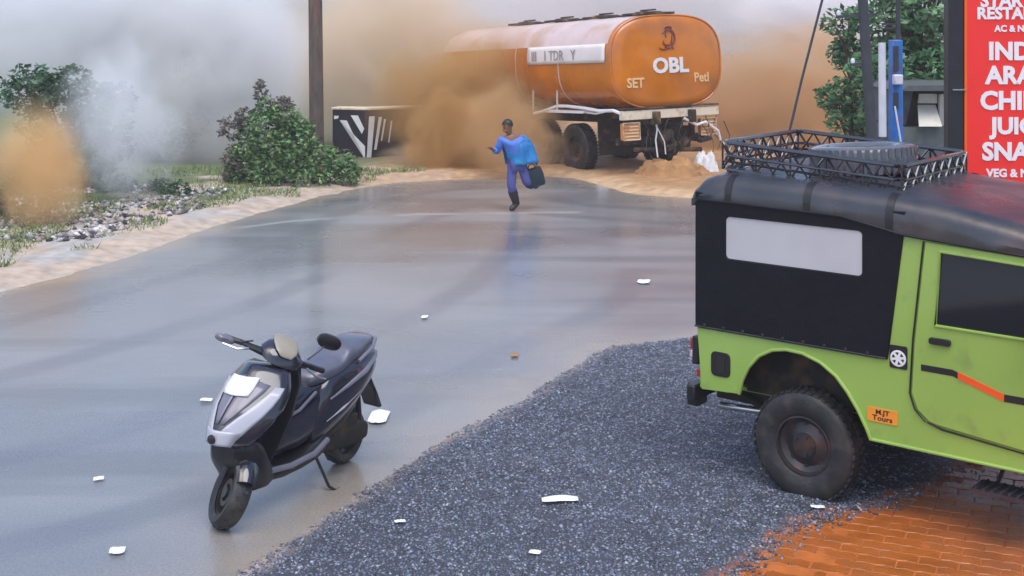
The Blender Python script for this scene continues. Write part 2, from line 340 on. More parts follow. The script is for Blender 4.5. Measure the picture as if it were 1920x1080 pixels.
def road_mesh():
    xs = np.concatenate([np.arange(-16, 6, .1), np.linspace(6, 30, 30)]); ys = np.arange(1, 28.6, .1)
    X, Y = np.meshgrid(xs, ys); x, y = X.ravel(), Y.ravel(); d = -sdist(np.stack([x, y], 1), road)
    nn = vnoise(x, y, .7, 21); n2 = vnoise(x, y, .2, 22)
    silt = sm(.55, 0, d + nn * .3) * .75 + sm(.3, .8, vnoise(x * .35, y, .9, 23)) * .1
    near = ((y < 14.5) & (x > -3)); silt = np.where(near, sm(1.5, 0, d + nn * .5) * .4 + sm(.35, 0, d + n2 * .2) * .3, silt)
    silt = np.maximum(silt, sm(20.5, 24, y) * sm(1.0, 3.2, x) * .8 + 0 * x)
    ln = np.array([G(*p) for p in [(440, 428), (540, 415), (650, 407), (780, 402), (960, 399), (1080, 398)]])
    dl = np.abs(sdist(np.stack([x, y], 1), list(map(tuple, ln)) + [tuple(p + [0, .001]) for p in ln[::-1]]))
    line = sm(.12, .05, dl + n2 * .02) * sm(-.6, .3, nn + .3) * .8
    dL = -sdist(np.stack([x, y], 1), [G(*p) for p in road_px] + [(60, 23), (60, -40), (-40, -40), (-40, 11)])
    track = np.maximum.reduce([sm(.28, .1, np.abs(dL - c_ + .25 * vnoise(x, y, 3.1, 60 + k))) for k, c_ in enumerate((1.5, 3.0, 5.2, 6.8))]) * sm(-.8, .3, vnoise(x, y, 1.1, 66) + .3)
    i = np.arange(len(x)).reshape(len(ys), len(xs)); f = np.stack([i[:-1, :-1], i[:-1, 1:], i[1:, 1:], i[1:, :-1]], -1).reshape(-1, 4)
    tag(raw('road', np.stack([x, y, 0 * x], 1), f, road_mat(), tint=np.stack([silt, line, track], 1)), kind='structure')
road_mesh()

# interlocking pavers
def paving():
    mb = MB(); a, b, g = .225, .1125, .003; ang = R(-24); ca, sa = math.cos(ang), math.sin(ang); zz = .014
    for i in range(-40, 40):
        for j in range(-60, 60):
            ox, oy = i * a + (j % 2) * a * .5, j * b
            X, Y = 3.4 + ox * ca - oy * sa, 7.3 + ox * sa + oy * ca
            if not (-.6 < X < 6 and 5.5 < Y < 9.6): continue
            if sdist(np.array([[X, Y]]), pave)[0] > -.04 + random.uniform(-.05, .05): continue
            pts = []
            for k, t in enumerate((0, .25, .5, .75, 1)): pts.append((t * a, zz * (k % 2)))
            for k, t in enumerate((1, .75, .5, .25, 0)): pts.append((t * a, b + zz * (k % 2)))
            pts = [(p[0] - a / 2, p[1] - b / 2) for p in pts]
            dz = random.uniform(-.003, .003) + (random.random() < .06) * .004; z1 = .042 + dz; n = len(pts)
            def ring(inset, z):
                s1, s2 = 1 - 2 * inset / a, 1 - 2 * inset / b
                return [(X + (p[0] * s1) * ca - (p[1] * s2) * sa, Y + (p[0] * s1) * sa + (p[1] * s2) * ca, z) for p in pts]
            r = [ring(g, .0), ring(g, z1 - .005), ring(g + .005, z1)]
            mb.loft(r, cap=False); mb.add(r[2], [tuple(range(n))])
    tag(mb.build('paving', M['paver'], smooth=False), kind='structure')
paving()

def stones(name, P, size, zoff, cols, m, seed=3):
    r = np.random.default_rng(seed); N = len(P)
    base = np.array([(1, 0, 0), (.3, .95, 0), (-.8, .6, .1), (-.8, -.6, 0), (.3, -.95, .1), (.1, .1, .8), (-.1, 0, -.8)], float)
    fc = np.array([(0, 1, 5), (1, 2, 5), (2, 3, 5), (3, 4, 5), (4, 0, 5), (1, 0, 6), (2, 1, 6), (3, 2, 6), (4, 3, 6), (0, 4, 6)])
    V = base[None] * (1 + r.uniform(-.3, .3, (N, 7, 3))) * size[:, None, None]; V[:, :, 2] *= r.uniform(.5, 1, N)[:, None]; V[:, :, 1] *= r.uniform(.6, 1, N)[:, None]
    V[:, :, 2] += V[:, :, 0] * r.uniform(-.4, .4, N)[:, None]
    a = r.uniform(0, 6.28, N); c, s = np.cos(a)[:, None], np.sin(a)[:, None]; x = V[:, :, 0] * c - V[:, :, 1] * s; y = V[:, :, 0] * s + V[:, :, 1] * c
    z = ground_h(P[:, 0], P[:, 1])[0]; z = np.where(sdist(P, pave) < 0, .046, z); z = np.maximum(z, 0) if zoff is None else z + zoff
    W = np.stack([x + P[:, :1], y + P[:, 1:], V[:, :, 2] + z[:, None] + size[:, None] * .2], -1).reshape(-1, 3)
    Fc = (fc[None] + (np.arange(N) * 7)[:, None, None]).reshape(-1, 3)
    k = r.random(N); t = cols[(k * len(cols)).astype(int) % len(cols)] * r.uniform(.7, 1.3, (N, 1))
    return raw(name, W, Fc, m, tint=np.repeat(t, 7, 0))
P = np.stack([rng.uniform(-2.6, 3.6, 230000), rng.uniform(6.9, 13.4, 230000)], 1)
d = sdist(P, road); dp = sdist(P, pave)
vis = (np.abs(P[:, 0]) < P[:, 1] * .42 + .2)
keep = vis & (rng.random(len(P)) < sm(-.16, .12, d + .08 * vnoise(P[:, 0], P[:, 1], .25, 31))) & (rng.random(len(P)) < sm(-.3, .06, dp + .03) ** 2.5)
# thinner with distance from the camera and under the parked vehicle
under = ((P[:, 0] - 2.6) * .63 + (P[:, 1] - 8.6) * .777 > .1) & ((P[:, 0] - 1.4) * .777 - (P[:, 1] - 9.0) * .63 > 0)
keep &= ~(under & (rng.random(len(P)) < .75))
P = P[keep][:95000]
cols = np.array([(.045, .052, .075), (.07, .085, .13), (.1, .125, .19), (.16, .19, .27), (.2, .225, .29), (.05, .05, .06), (.08, .1, .15), (.13, .13, .15), (.03, .033, .045), (.1, .13, .2), (.055, .065, .09), (.07, .08, .11), (.28, .3, .35)])
tag(stones('gravel', P, rng.uniform(.006, .014, len(P)) * (1 + .5 * (rng.random(len(P)) < .06)), -.004, cols, M['gravel']), kind='stuff')
P = np.stack([rng.uniform(-8.6, -5.2, 5000), rng.uniform(18.2, 24, 5000)], 1); d = sdist(P, road)
P = P[(d > .9) & (rng.random(len(P)) < sm(-.4, .5, vnoise(P[:, 0], P[:, 1], .6, 41) + .2))][:1500]
tag(stones('rubble', P, rng.uniform(.02, .08, len(P)), 0, np.array([(.4, .38, .38), (.25, .24, .25), (.08, .08, .09), (.03, .03, .035), (.55, .52, .5), (.3, .24, .2)]), M['rubble'], 5), kind='stuff')
def grass():
    P = np.stack([rng.uniform(-11, -1.8, 60000), rng.uniform(15, 27, 60000)], 1); d = sdist(P, road)
    ok = (d > .7 + .5 * vnoise(P[:, 0], P[:, 1], .7, 51)) & (rng.random(len(P)) < sm(-.1, .5, vnoise(P[:, 0], P[:, 1], .9, 52) + .35 * (d > 1.5) + .35 * (P[:, 0] > -6)))
    ok &= ~((P[:, 1] > 21.8) & (P[:, 0] < -5.5) & (rng.random(len(P)) < .6)); P = P[ok][:17000]; N = len(P); h = rng.uniform(.03, .11, N); a = rng.uniform(0, 6.28, N); l = rng.normal(0, .05, (N, 2)); z = ground_h(P[:, 0], P[:, 1])[0]
    w_ = .012; V = np.zeros((N, 3, 3)); V[:, 0, 0] = P[:, 0] - w_ * np.cos(a); V[:, 0, 1] = P[:, 1] - w_ * np.sin(a); V[:, 1, 0] = P[:, 0] + w_ * np.cos(a); V[:, 1, 1] = P[:, 1] + w_ * np.sin(a)
    V[:, 0, 2] = V[:, 1, 2] = z - .01; V[:, 2, 0] = P[:, 0] + l[:, 0]; V[:, 2, 1] = P[:, 1] + l[:, 1]; V[:, 2, 2] = z + h
    tag(raw('grass', V.reshape(-1, 3), np.arange(N * 3).reshape(-1, 3), M['grass']), kind='stuff')
grass()
# ---------------------------------------------------------------- green four-wheel-drive
def wheel(parent, c, r, wd, face, rim_r, name='wheel', rimmat=None, tm=None, n=44, tread=True, spare=False):
    """face = -1: outer side towards -y"""
    wl = empty(name); wl.parent = parent; wl.location = c
    s = r / .36; h = wd / 2; f = face
    prof = [(rim_r, h * .75), (rim_r + .02 * s, h * .92), ((r + rim_r) / 2, h), (r - .045 * s, h * .97), (r - .012 * s, h * .84), (r, h * .6), (r, -h * .6), (r - .012 * s, -h * .84), (r - .045 * s, -h * .97), ((r + rim_r) / 2, -h), (rim_r + .02 * s, -h * .92), (rim_r, -h * .75)]
    t = MB().lathe(prof, n=n)
    if tread:
        for k in range(n):
            for sy in (-1, 1):
                a = 2 * math.pi * (k + (.5 if sy > 0 else 0)) / n
                rot = Matrix.Rotation(-a, 3, 'Y'); p = rot @ Vector((r + .001, 0, 0))
                t.box((p.x, sy * h * .55, p.z), (.012 * s, h * .62, .03 * s), rot)
    t.build('tyre', tm or M['rubber'], wl, smooth=True, angle=50)
    q = MB().lathe([(rim_r, f * h * .78), (rim_r - .012, f * h * .8), (rim_r - .02, f * h * .45), (rim_r * .72, f * h * .2), (rim_r * .6, f * h * .3), (rim_r * .42, f * h * .5), (rim_r * .4, f * h * .62), (rim_r * .22, f * h * .64), (0.001, f * h * .66)], n=32)
    q.lathe([(rim_r, -f * h * .75), (rim_r * .5, -f * h * .3), (.001, -f * h * .3)], n=24)
    lug = q
    for k in range(5):
        a = k * 2 * math.pi / 5; lug.lathe([(.011, f * h * .3), (.011, f * h * .8), (.001, f * h * .8)], c=(rim_r * .31 * math.cos(a), 0, rim_r * .31 * math.sin(a)), n=8)
    for k in range(8):
        a = k * 2 * math.pi / 8; lug.lathe([(rim_r * .085, f * h * .3), (rim_r * .085, f * h * .33), (.001, f * h * .33)], c=(rim_r * .74 * math.cos(a), -f * h * .06, rim_r * .74 * math.sin(a)), n=10)
    q.build('rim', rimmat or M['steel'], wl, angle=30); return wl

JX, JY = G(1500, 940)
jeep = thing('off_road_vehicle', 'lime green off-road vehicle with black canvas top and roof rack, parked on the gravel', 'off-road vehicle', (JX, JY, .012), (0, 0, math.atan2(-.630, .777)))
JW = 1.62
def arch(cu, r, z0, n=12, a0=0, a1=180): return [(cu + r * math.cos(R(a0 + (a1 - a0) * k / n)), z0 + r * math.sin(R(a0 + (a1 - a0) * k / n))) for k in range(n + 1)]
arc = [(.50, .50), (.47, .57), (.41, .68), (.34, .78), (.26, .87), (.15, .94), (.02, .98), (-.1, .985), (-.2, .965), (-.3, .91), (-.38, .82), (-.43, .72), (-.455, .62)]
outer = [(-.755, .60)] + [(-.79, 1.03), (.555, 1.03), (.60, 1.05), (.70, 1.855), (1.68, 1.80), (1.80, 1.15), (2.0, 1.10), (2.95, 1.02), (2.95, .62)] + [(2.84, .62)] + arch(2.42, .42, .55, a0=10, a1=170) + [(1.92, .50)] + arc
body = MB()
doorhole = [(.90, 1.20), (.945, 1.79), (1.60, 1.76), (1.66, 1.20)]
for y0, y1 in ((0, .03), (JW - .03, JW)): body.prism([outer, doorhole], y0, y1)
# rounded wheel-arch lips
lip = [(p[0], -.006, p[1]) for p in arc]
for yy in (-.006, JW + .006): body.tube([(p[0], yy, p[1]) for p in arc], .014, 6)
for yy in (-.004, JW + .004): body.tube([(.50, yy, .505), (1.93, yy, .505)], .012, 6)
body.prism([[(-.785, .6), (-.785, 1.03), (-.755, 1.03), (-.755, .6)]], .03, JW - .03)                # tailgate
body.prism([[(1.95, 1.0), (1.95, 1.1), (2.94, 1.02), (2.94, .62), (2.91, .62), (2.91, 1.0)]], .03, JW - .03)
body.box((.6, JW / 2, .56), (2.7, JW - .64, .03)); body.box((-.66, JW / 2, .615), (.2, JW - .06, .03))
body.prism([[(1.72, 1.08), (1.62, 1.78), (1.66, 1.79), (1.78, 1.08)]], .0, .09); body.prism([[(1.72, 1.08), (1.62, 1.78), (1.66, 1.79), (1.78, 1.08)]], JW - .09, JW)
body.box((1.64, JW / 2, 1.80), (.06, JW - .1, .07))
for yy in (.26, JW - .26): body.box((2.42, yy, .98), (1.0, .02, .1))
body.build('body', M['green'], jeep, bevel=.012)
for yy in (.11, JW - .11):                                                                          # wheel wells: inner boxes
    pass
for s_, yc in ((1, 0), (-1, JW)):
    wb = MB(); wb.box((0, yc + s_ * .275, .8), (1.08, .02, .46)); wb.box((0, yc + s_ * .15, 1.02), (1.08, .24, .02)); wb.box((.53, yc + s_ * .15, .78), (.02, .24, .46)); wb.box((-.53, yc + s_ * .15, .82), (.02, .24, .38)); wb.build('wheel_well', M['under'], jeep)
    MB().box((2.42, yc + s_ * .29, .75), (.95, .02, .5)).build('wheel_well', M['under'], jeep)
ch = MB()
for yy in (.42, JW - .42): ch.box((.95, yy, .50), (3.6, .08, .12))
for xx in (-.72, .55, 1.5): ch.box((xx, JW / 2, .5), (.08, .8, .08))
ch.tube([(0, .1, .36), (0, JW - .1, .36)], .045, 10); ch.lathe([(.001, -.12), (.09, -.12), (.14, -.05), (.14, .05), (.09, .12), (.001, .12)], c=(0, JW / 2, .36), n=16, axis='y')
ch.tube([(2.42, .1, .36), (2.42, JW - .1, .36)], .04, 10)
for yy in (.36, JW - .36): ch.tube([(-.62, yy, .5), (-.35, yy, .40), (0, yy, .36), (.35, yy, .40), (.62, yy, .5)], .028, 6)
ch.build('chassis', M['under'], jeep)
MB().tube([(-.80, .34, .40), (-.45, .34, .42), (-.2, .4, .47), (.5, .5, .44), (1.4, .5, .44)], .026, 10).build('exhaust_pipe', M['chrome'], jeep)
b_ = MB(); b_.box((-.84, JW / 2, .56), (.07, JW + .02, .11)); b_.box((-.86, .12, .53), (.09, .14, .16)); b_.box((-.86, JW - .12, .53), (.09, .14, .16)); b_.build('rear_bumper', M['black'], jeep, bevel=.012)
b_ = MB(); b_.box((3.06, JW / 2, .58), (.1, JW + .04, .14)); b_.build('front_bumper', M['black'], jeep, bevel=.015)
st = MB(); st.prism([rrect(1.15, .33, 1.62, .36, .012)], -.06, .14)
for k in range(9): st.tube([(1.18 + k * .05, -.05, .365), (1.2 + k * .05, .13, .365)], .008, 5)
for xx in (1.25, 1.52): st.tube([(xx, .12, .34), (xx, .4, .48)], .014, 6)
st.build('side_step', M['rack'], jeep)
# tail lights
for yy in (.07, JW - .07):
    tl = MB().box((-.815, yy, .86), (.05, .12, .2)); t_ = tl.build('tail_light', M['black'], jeep, bevel=.01)
    MB().box((-.847, yy, .905), (.02, .11, .075)).build('red_lens', M['red_lens'], t_, bevel=.006)
    MB().box((-.847, yy, .83), (.02, .11, .05)).build('pale_lens', M['pink_lens'], t_, bevel=.006)
    lo = MB().box((-.80, yy + (.0), .70), (.03, .08, .05)); lo.build('reflector', M['red_lens'], jeep, bevel=.005)
fz = MB().prism([rrect(-.675, .715, -.525, .885, .035)], -.008, .004).build('fuel_flap', M['black'], jeep, bevel=.004)
MB().prism([rrect(-.635, .745, -.565, .855, .025)], -.014, -.007).build('fuel_cap', M['under'], fz, bevel=.003)
em = MB().prism([rrect(.622, .99, .738, 1.135, .012)], -.006, .001).build('emblem_plate', M['black'], jeep)
ew = MB(); ew.lathe([(.052, -.0075), (.052, -.0105), (.04, -.0125), (.04, -.0075)], c=(.68, 0, 1.055), n=24)
ew.lathe([(.017, -.0075), (.017, -.012), (.001, -.012)], c=(.68, 0, 1.055), n=12)
for k in range(6):
    a = k * math.pi / 3 + .2; ew.box((.68 + .028 * math.cos(a), -.0095, 1.055 + .028 * math.sin(a)), (.03, .004, .016), Matrix.Rotation(-a, 3, 'Y'))
ew.build('wheel_emblem', M['white'], em)
sk = MB().prism([rrect(.475, .625, .675, .715, .012)], -.0055, .001).build('sticker', M['orange_sticker'], jeep)
text('lettering', 'M.JT', .042, M['black'], sk, (.575, -.006, .676), (R(90), 0, 0), .0006, .001, 1.2, 'CENTER'); text('lettering', 'Tours', .046, M['black'], sk, (.575, -.006, .637), (R(90), 0, 0), .0006, .001, 1.2, 'CENTER')
# door
dout = [(.785, 1.19), (.855, 1.815), (1.64, 1.775), (1.76, 1.12), (1.76, .60), (.97, .675), (.87, .70), (.80, .76), (.765, .85)]
dwin = [(.925, 1.305), (.955, 1.755), (1.585, 1.725), (1.64, 1.30)]
def door(y0, y1, sgn, ym):
    o = MB().prism([dout, dwin], y0, y1).build('door', M['green'], jeep, bevel=.008)
    yf = y0 if sgn < 0 else y1
    MB().prism([dwin], ym - .003, ym + .003).build('window', M['glass'], o)
    fr = MB().tube([(p[0], yf + sgn * .003, p[1]) for p in [(.92, 1.30), (.95, 1.762), (1.59, 1.732), (1.645, 1.295)]], .011, 6, closed=True); fr.build('window_frame', M['green'], o)
    def pr(loop, t, nm, mt): return MB().prism([loop], yf, yf + sgn * t).build(nm, mt, o, bevel=.004)
    pr(rrect(.885, 1.185, 1.02, 1.225, .015), .022, 'handle', M['black'])
    pr([(.83, 1.005), (.83, 1.045), (1.03, 1.045), (1.06, 1.035), (1.06, .995), (1.03, 1.005)], .003, 'stripe', M['black'])
    pr([(1.06, .995), (1.06, 1.038), (1.34, .95), (1.34, .905)], .0035, 'stripe', M['orange_red'])
    pr([(1.34, .905), (1.34, .95), (1.70, .95), (1.70, .91)], .003, 'stripe', M['black'])
    MB().tube([(1.60, yf, 1.30), (1.58, yf + sgn * .10, 1.33)], .012, 6).build('mirror_arm', M['black'], o)
    MB().prism([rrect(1.5, 1.29, 1.63, 1.52, .03)], yf + sgn * .09, yf + sgn * .14).build('side_mirror', M['black'], o, bevel=.015)
    MB().prism([[(.87, .695), (.97, .668), (1.75, .595), (1.75, .587), (.96, .655), (.865, .685)]], yf, yf + sgn * .002).build('door_seam', M['under'], o)
    MB().tube([(.845, yf - sgn * .001, 1.815), (.777, yf - sgn * .001, 1.19), (.757, yf - sgn * .001, .85), (.79, yf - sgn * .001, .755), (.86, yf - sgn * .001, .69)], .006, 5).build('door_seal', M['black'], o)
door(-.012, .01, -1, .004); door(JW - .01, JW + .012, 1, JW - .004)
ins = MB(); ins.box((1.25, .45, .85), (.5, .5, .12)); ins.box((1.02, .45, 1.15), (.12, .48, .6)); ins.box((1.25, 1.17, .85), (.5, .5, .12)); ins.box((1.02, 1.17, 1.15), (.12, .48, .6)); ins.box((1.68, JW / 2, 1.12), (.12, 1.4, .16)); ins.build('interior', M['black'], jeep, bevel=.03)
MB().prism([[(1.735, 1.12), (1.655, 1.77), (1.66, 1.77), (1.742, 1.12)]], .1, JW - .1).build('windscreen', M['glass'], jeep)
g_ = MB(); g_.box((2.965, JW / 2, .82), (.03, .7, .3))
for k in range(7): g_.box((2.985, JW / 2 - .3 + k * .1, .82), (.02, .03, .27))
g_.build('grille', M['green'], jeep, bevel=.008)
for yy in (.25, JW - .25): MB().lathe([(.1, 2.95), (.1, 2.99), (.08, 3.0), (.001, 3.01)], c=(0, yy, .85), axis='x', n=20).build('headlight', M['vinyl'], jeep)
# canvas top
top = MB()
wn = rrect(-.555, 1.545, .44, 1.835, .03)
co_ = [(-.80, 1.035), (-.80, 1.99), (.735, 1.99), (.61, 1.035)]
for y0, y1 in ((-.014, .008), (JW - .008, JW + .014)): top.prism([co_, wn], y0, y1)
top.prism([[(-.80, 1.035), (-.80, 1.99), (-.77, 1.99), (-.77, 1.035)]], -.006, JW + .006)
sp = [(1.035, .46), (1.04, .6)]
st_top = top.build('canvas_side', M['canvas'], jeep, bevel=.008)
for sg, ya, yb in ((-1, -.004, .002), (1, JW - .002, JW + .004)): MB().prism([rrect(-.557, 1.543, .442, 1.837, .03)], ya, yb).build('plastic_window', M['vinyl'], st_top)
MB().prism([rrect(.35, 1.2, 1.27, 1.75, .03)], -.806, -.800, fn=lambda x, y, z: (y, x, z)).build('plastic_window', M['vinyl'], st_top)
# roof: cross sections along the vehicle
def ztop(u): return float(np.interp(u, [-.82, -.76, -.68, -.5, 0, .6, 1.0, 1.4, 1.75], [2.015, 2.075, 2.105, 2.12, 2.115, 2.085, 2.04, 1.97, 1.90]))
def zbot(u): return float(np.interp(u, [-.82, .3, .72, 1.75], [1.94, 1.92, 1.84, 1.775]))
def sec(u, off=0):
    zt, zb = ztop(u) + off, zbot(u); L = []; r = .13; wob = .003 * math.sin(u * 19) + .002 * math.sin(u * 43)
    half = [(-.018 - off, zb), (-.022 - off + wob, (zb + zt - r) / 2 + .02)]
    half += [(-.018 + r - (r + off) * math.cos(R(a)), zt - r + r * math.sin(R(a))) for a in (0, 18, 36, 54, 72, 90)]
    half += [(.3, zt + .018 + wob), (.55, zt + .028 - wob), (JW / 2, zt + .032)]
    full = half + [(JW - p[0], p[1]) for p in reversed(half[:-1])]
    return [(u, p[0], p[1]) for p in full]
us = [-.825, -.815, -.79, -.76, -.72, -.68] + [-.6 + k * .1 for k in range(24)] + [1.76]
rf = MB().loft([sec(u) for u in us], cap=False, closed=False)
e0 = sec(us[0]); rf.add(e0, [tuple(range(len(e0)))]); e1 = sec(us[-1]); rf.add(e1, [tuple(range(len(e1)))])
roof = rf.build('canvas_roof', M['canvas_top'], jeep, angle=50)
for u0 in (-.56, .03, .60):
    s_ = MB(); a = [sec(u0, .004)[:8], sec(u0 + .05, .004)[:8]]; s_.loft(a, cap=False, closed=False); s_.build('strap', M['black'], roof)
    c_ = [[(q[0], JW - q[1], q[2]) for q in r_] for r_ in a]; MB().loft(c_, cap=False, closed=False).build('strap', M['black'], roof)
for k in range(9): MB().lathe([(.009, -.014), (.009, -.022), (.001, -.024)], c=(-.72 + k * .15, 0, 1.06), n=8).build('snap_stud', M['steel'], st_top)
MB().tube([(-.80, -.016, 1.043), (.60, -.016, 1.043)], .006, 5).build('hem', M['canvas_top'], st_top)
MB().tube([(u, -.024, zbot(u)) for u in us[3:]], .008, 5).build('drip_seam', M['black'], roof)
# wheels
wheel(jeep, (0, .115, .345), .363, .19, -1, .2); wheel(jeep, (0, JW - .115, .345), .363, .19, 1, .2)
wheel(jeep, (2.42, .115, .345), .363, .19, -1, .2); wheel(jeep, (2.42, JW - .115, .345), .363, .19, 1, .2)
# roof rack
def rackpt(u, v, h): return (u, v, 2.13 - .085 * (u + .72) / 1.35 + .01 + h)
rack = empty('roof_rack'); rack.parent = jeep
u0, u1, v0, v1, hr = -.70, .62, .2, 1.38, .19
for nm, h_, rr in (('top_rail', hr, .016), ('middle_rail', hr * .52, .011), ('bottom_rail', 0, .017)):
    MB().tube([rackpt(u0 + .05, v0, h_), rackpt(u1 - .05, v0, h_), rackpt(u1, v0 + .05, h_), rackpt(u1, v1 - .05, h_), rackpt(u1 - .05, v1, h_), rackpt(u0 + .05, v1, h_), rackpt(u0, v1 - .05, h_), rackpt(u0, v0 + .05, h_)], rr, 7, closed=True).build(nm, M['rack'], rack)
lat = MB()
def side(a, b, n):
    for k in range(n):
        p = [a[i] + (b[i] - a[i]) * k / n for i in (0, 1)]; q = [a[i] + (b[i] - a[i]) * (k + 1) / n for i in (0, 1)]; mm = [(p[i] + q[i]) / 2 for i in (0, 1)]
        lat.tube([rackpt(*p, 0), rackpt(*mm, hr), rackpt(*q, 0)], .010, 6); lat.tube([rackpt(*p, hr), rackpt(*mm, hr * .1), rackpt(*q, hr)], .009, 5); lat.tube([rackpt(*p, hr * .3), rackpt(*q, hr * .27)], .009, 5)
        lat.tube([rackpt(*p, 0), rackpt(*p, hr)], .008, 6)
side((u0, v0), (u1, v0), 5); side((u1, v0), (u1, v1), 4); side((u1, v1), (u0, v1), 5); side((u0, v1), (u0, v0), 4)
lat.build('lattice', M['rack'], rack)
fl = MB()
for k in range(9): u = u0 + (u1 - u0) * (k + .5) / 9; fl.box(rackpt(u, (v0 + v1) / 2, -.002), (.035, v1 - v0, .012))
for k in range(5): v = v0 + (v1 - v0) * (k + .5) / 5; a = rackpt(u0, v, -.016); b = rackpt(u1, v, -.016); fl.tube([a, b], .008, 5)
fl.build('floor_slats', M['rack'], rack)
ft = MB()
for u in (u0 + .1, -.04, u1 - .1):
    for v in (v0, v1): a = rackpt(u, v, 0); MB().tube([a, (a[0], a[1], a[2] - .06)], .016, 7).build('rack_foot', M['black'], rack)

# spare wheel lying in the rack: a thing of its own
jm = Matrix.Translation((JX, JY, .012)) @ Matrix.Rotation(math.atan2(-.630, .777), 4, 'Z')
p = jm @ Vector(rackpt(.11, .76, .13))
sp_ = thing('spare_wheel', 'black spare wheel lying flat in the roof rack of the green vehicle', 'spare wheel', p, (R(90 - 3.5), 0, math.atan2(-.630, .777) + R(90)))
_w = wheel(sp_, (0, 0, 0), .37, .2, 1, .21, rimmat=M['rubber_sheen'], tm=M['rubber_sheen'])
for c_ in list(_w.children): c_.parent = sp_
bpy.data.objects.remove(_w)

# ---------------------------------------------------------------- scooter
SX, SY = G(417, 984)
sco = thing('motor_scooter', 'dark blue-black motor scooter with silver front trim, parked on the wet road', 'scooter', (SX, SY, 0), (R(-5), 0, math.atan2(-.888, -.459)))
AX = Vector((-.45, 0, .89)).normalized(); AP = Vector((-.05, 0, .21)); ST = Matrix.Translation(AP) @ Matrix.Rotation(R(54), 4, AX) @ Matrix.Translation(-AP)
def bld(mb, nm, m, par, steer=False, **k):
    if steer: mb.xf(ST)
    return mb.build(nm, m, par, **k)
def swheel(cx, r, par, steer):
    e = empty('wheel'); e.parent = par
    t = MB(); pr = [(r - .075, .042), (r - .05, .062), (r - .025, .062), (r - .006, .04), (r, 0), (r - .006, -.04), (r - .025, -.062), (r - .05, -.062), (r - .075, -.042)]
    t.lathe(pr, c=(cx, 0, r), n=36)
    for k in range(30):
        a = 2 * math.pi * k / 30; rot = Matrix.Rotation(-a, 3, 'Y'); q = rot @ Vector((r - .002, 0, 0)); t.box((cx + q.x, (.018 if k % 2 else -.018), r + q.z), (.008, .032, .02), rot)
    bld(t, 'tyre', M['rubber'], e, steer)
    q = MB().lathe([(r - .073, .036), (r - .085, .036), (r - .09, .0), (r - .085, -.036), (r - .073, -.036)], c=(cx, 0, r), n=30); q.lathe([(.001, -.045), (.035, -.045), (.035, .045), (.001, .045)], c=(cx, 0, r), n=14)
    for k in range(5):
        a = 2 * math.pi * k / 5
        for da in (-.16, .16): q.tube([(cx + .03 * math.cos(a + da), 0, r + .03 * math.sin(a + da)), (cx + (r - .085) * math.cos(a + da * .6), 0, r + (r - .085) * math.sin(a + da * .6))], .008, 6)
    q.lathe([(.055, -.03), (.085, -.03), (.085, -.033), (.055, -.033)], c=(cx, 0, r), n=24, closed=True)
    bld(q, 'rim', M['steel'], e, steer); return e
swheel(0, .215, sco, True); swheel(-1.31, .205, sco, False)
# front fender
L = []
for k in range(13):
    a = R(48 + 118 * k / 12); rr = .245 + .012 * math.sin(k / 12 * math.pi); hw = .085 * (1 - .35 * abs(k / 12 - .5) * 2)
    L.append([(rr_ * math.cos(a), y, .215 + rr_ * math.sin(a)) for y, rr_ in ((-hw, rr - .05), (-hw * .95, rr - .012), (-hw * .5, rr + .012), (0, rr + .018), (hw * .5, rr + .012), (hw * .95, rr - .012), (hw, rr - .05), (hw * .9, rr - .045), (0, rr + .008), (-hw * .9, rr - .045))])
bld(MB().loft(L), 'front_fender', M['scooter'], sco, True)
fk = MB()
for y in (-.095, .095): fk.tube([(0, y, .215), (-.05, y * .95, .32), (-.12, y * .8, .48)], [.018, .024, .024], 8)
fk.tube([(-.10, 0, .42), (-.42, 0, .98)], .03, 10); fk.box((-.12, 0, .47), (.08, .18, .05))
bld(fk, 'front_fork', M['black'], sco, True)
# front apron: shield with ridge
def aprow(z):
    t = (z - .50) / (.95 - .50); xr = float(np.interp(t, [0, .08, .25, .5, .8, 1], [.10, .15, .13, .035, -.11, -.21])); hw = float(np.interp(t, [0, .08, .25, .5, .75, 1], [.08, .15, .21, .255, .24, .16])); dep = float(np.interp(t, [0, .25, .6, 1], [.10, .2, .2, .12]))
    return xr, hw, dep
rows = []
for k in range(15):
    z = .50 + .45 * k / 14; xr, hw, dep = aprow(z); row = []
    for j in range(-8, 9):
        s_ = j / 8; row.append((xr - dep * abs(s_) ** 1.7, hw * s_, z + .03 * (1 - s_ * s_)))
    back = [(xr - dep - .07, hw * .93, z), (xr - dep - .06, 0, z), (xr - dep - .07, -hw * .93, z)]
    rows.append(row + back)
apron = MB().loft(rows).build('front_apron', M['scooter'], sco, angle=60)
def apt(s_, z, off=.004):
    xr, hw, dep = aprow(z); return (xr - dep * abs(s_) ** 1.7 + off, hw * s_ * (1 + off), z + .03 * (1 - s_ * s_))
def appatch(name, quad, m, off=.005, n=6):
    """quad: (s, z) corners in order, draped on the apron"""
    rws = []
    for i in range(n + 1):
        u = i / n; a = [quad[0][k] + (quad[3][k] - quad[0][k]) * u for k in (0, 1)]; b = [quad[1][k] + (quad[2][k] - quad[1][k]) * u for k in (0, 1)]
        rws.append([apt(a[0] + (b[0] - a[0]) * v / n, a[1] + (b[1] - a[1]) * v / n, off) for v in range(n + 1)])
    mb = MB().loft(rws, cap=False, closed=False); o = mb.build(name, m, apron); s = o.modifiers.new('sol', 'SOLIDIFY'); s.thickness = .006; s.offset = 0; return o
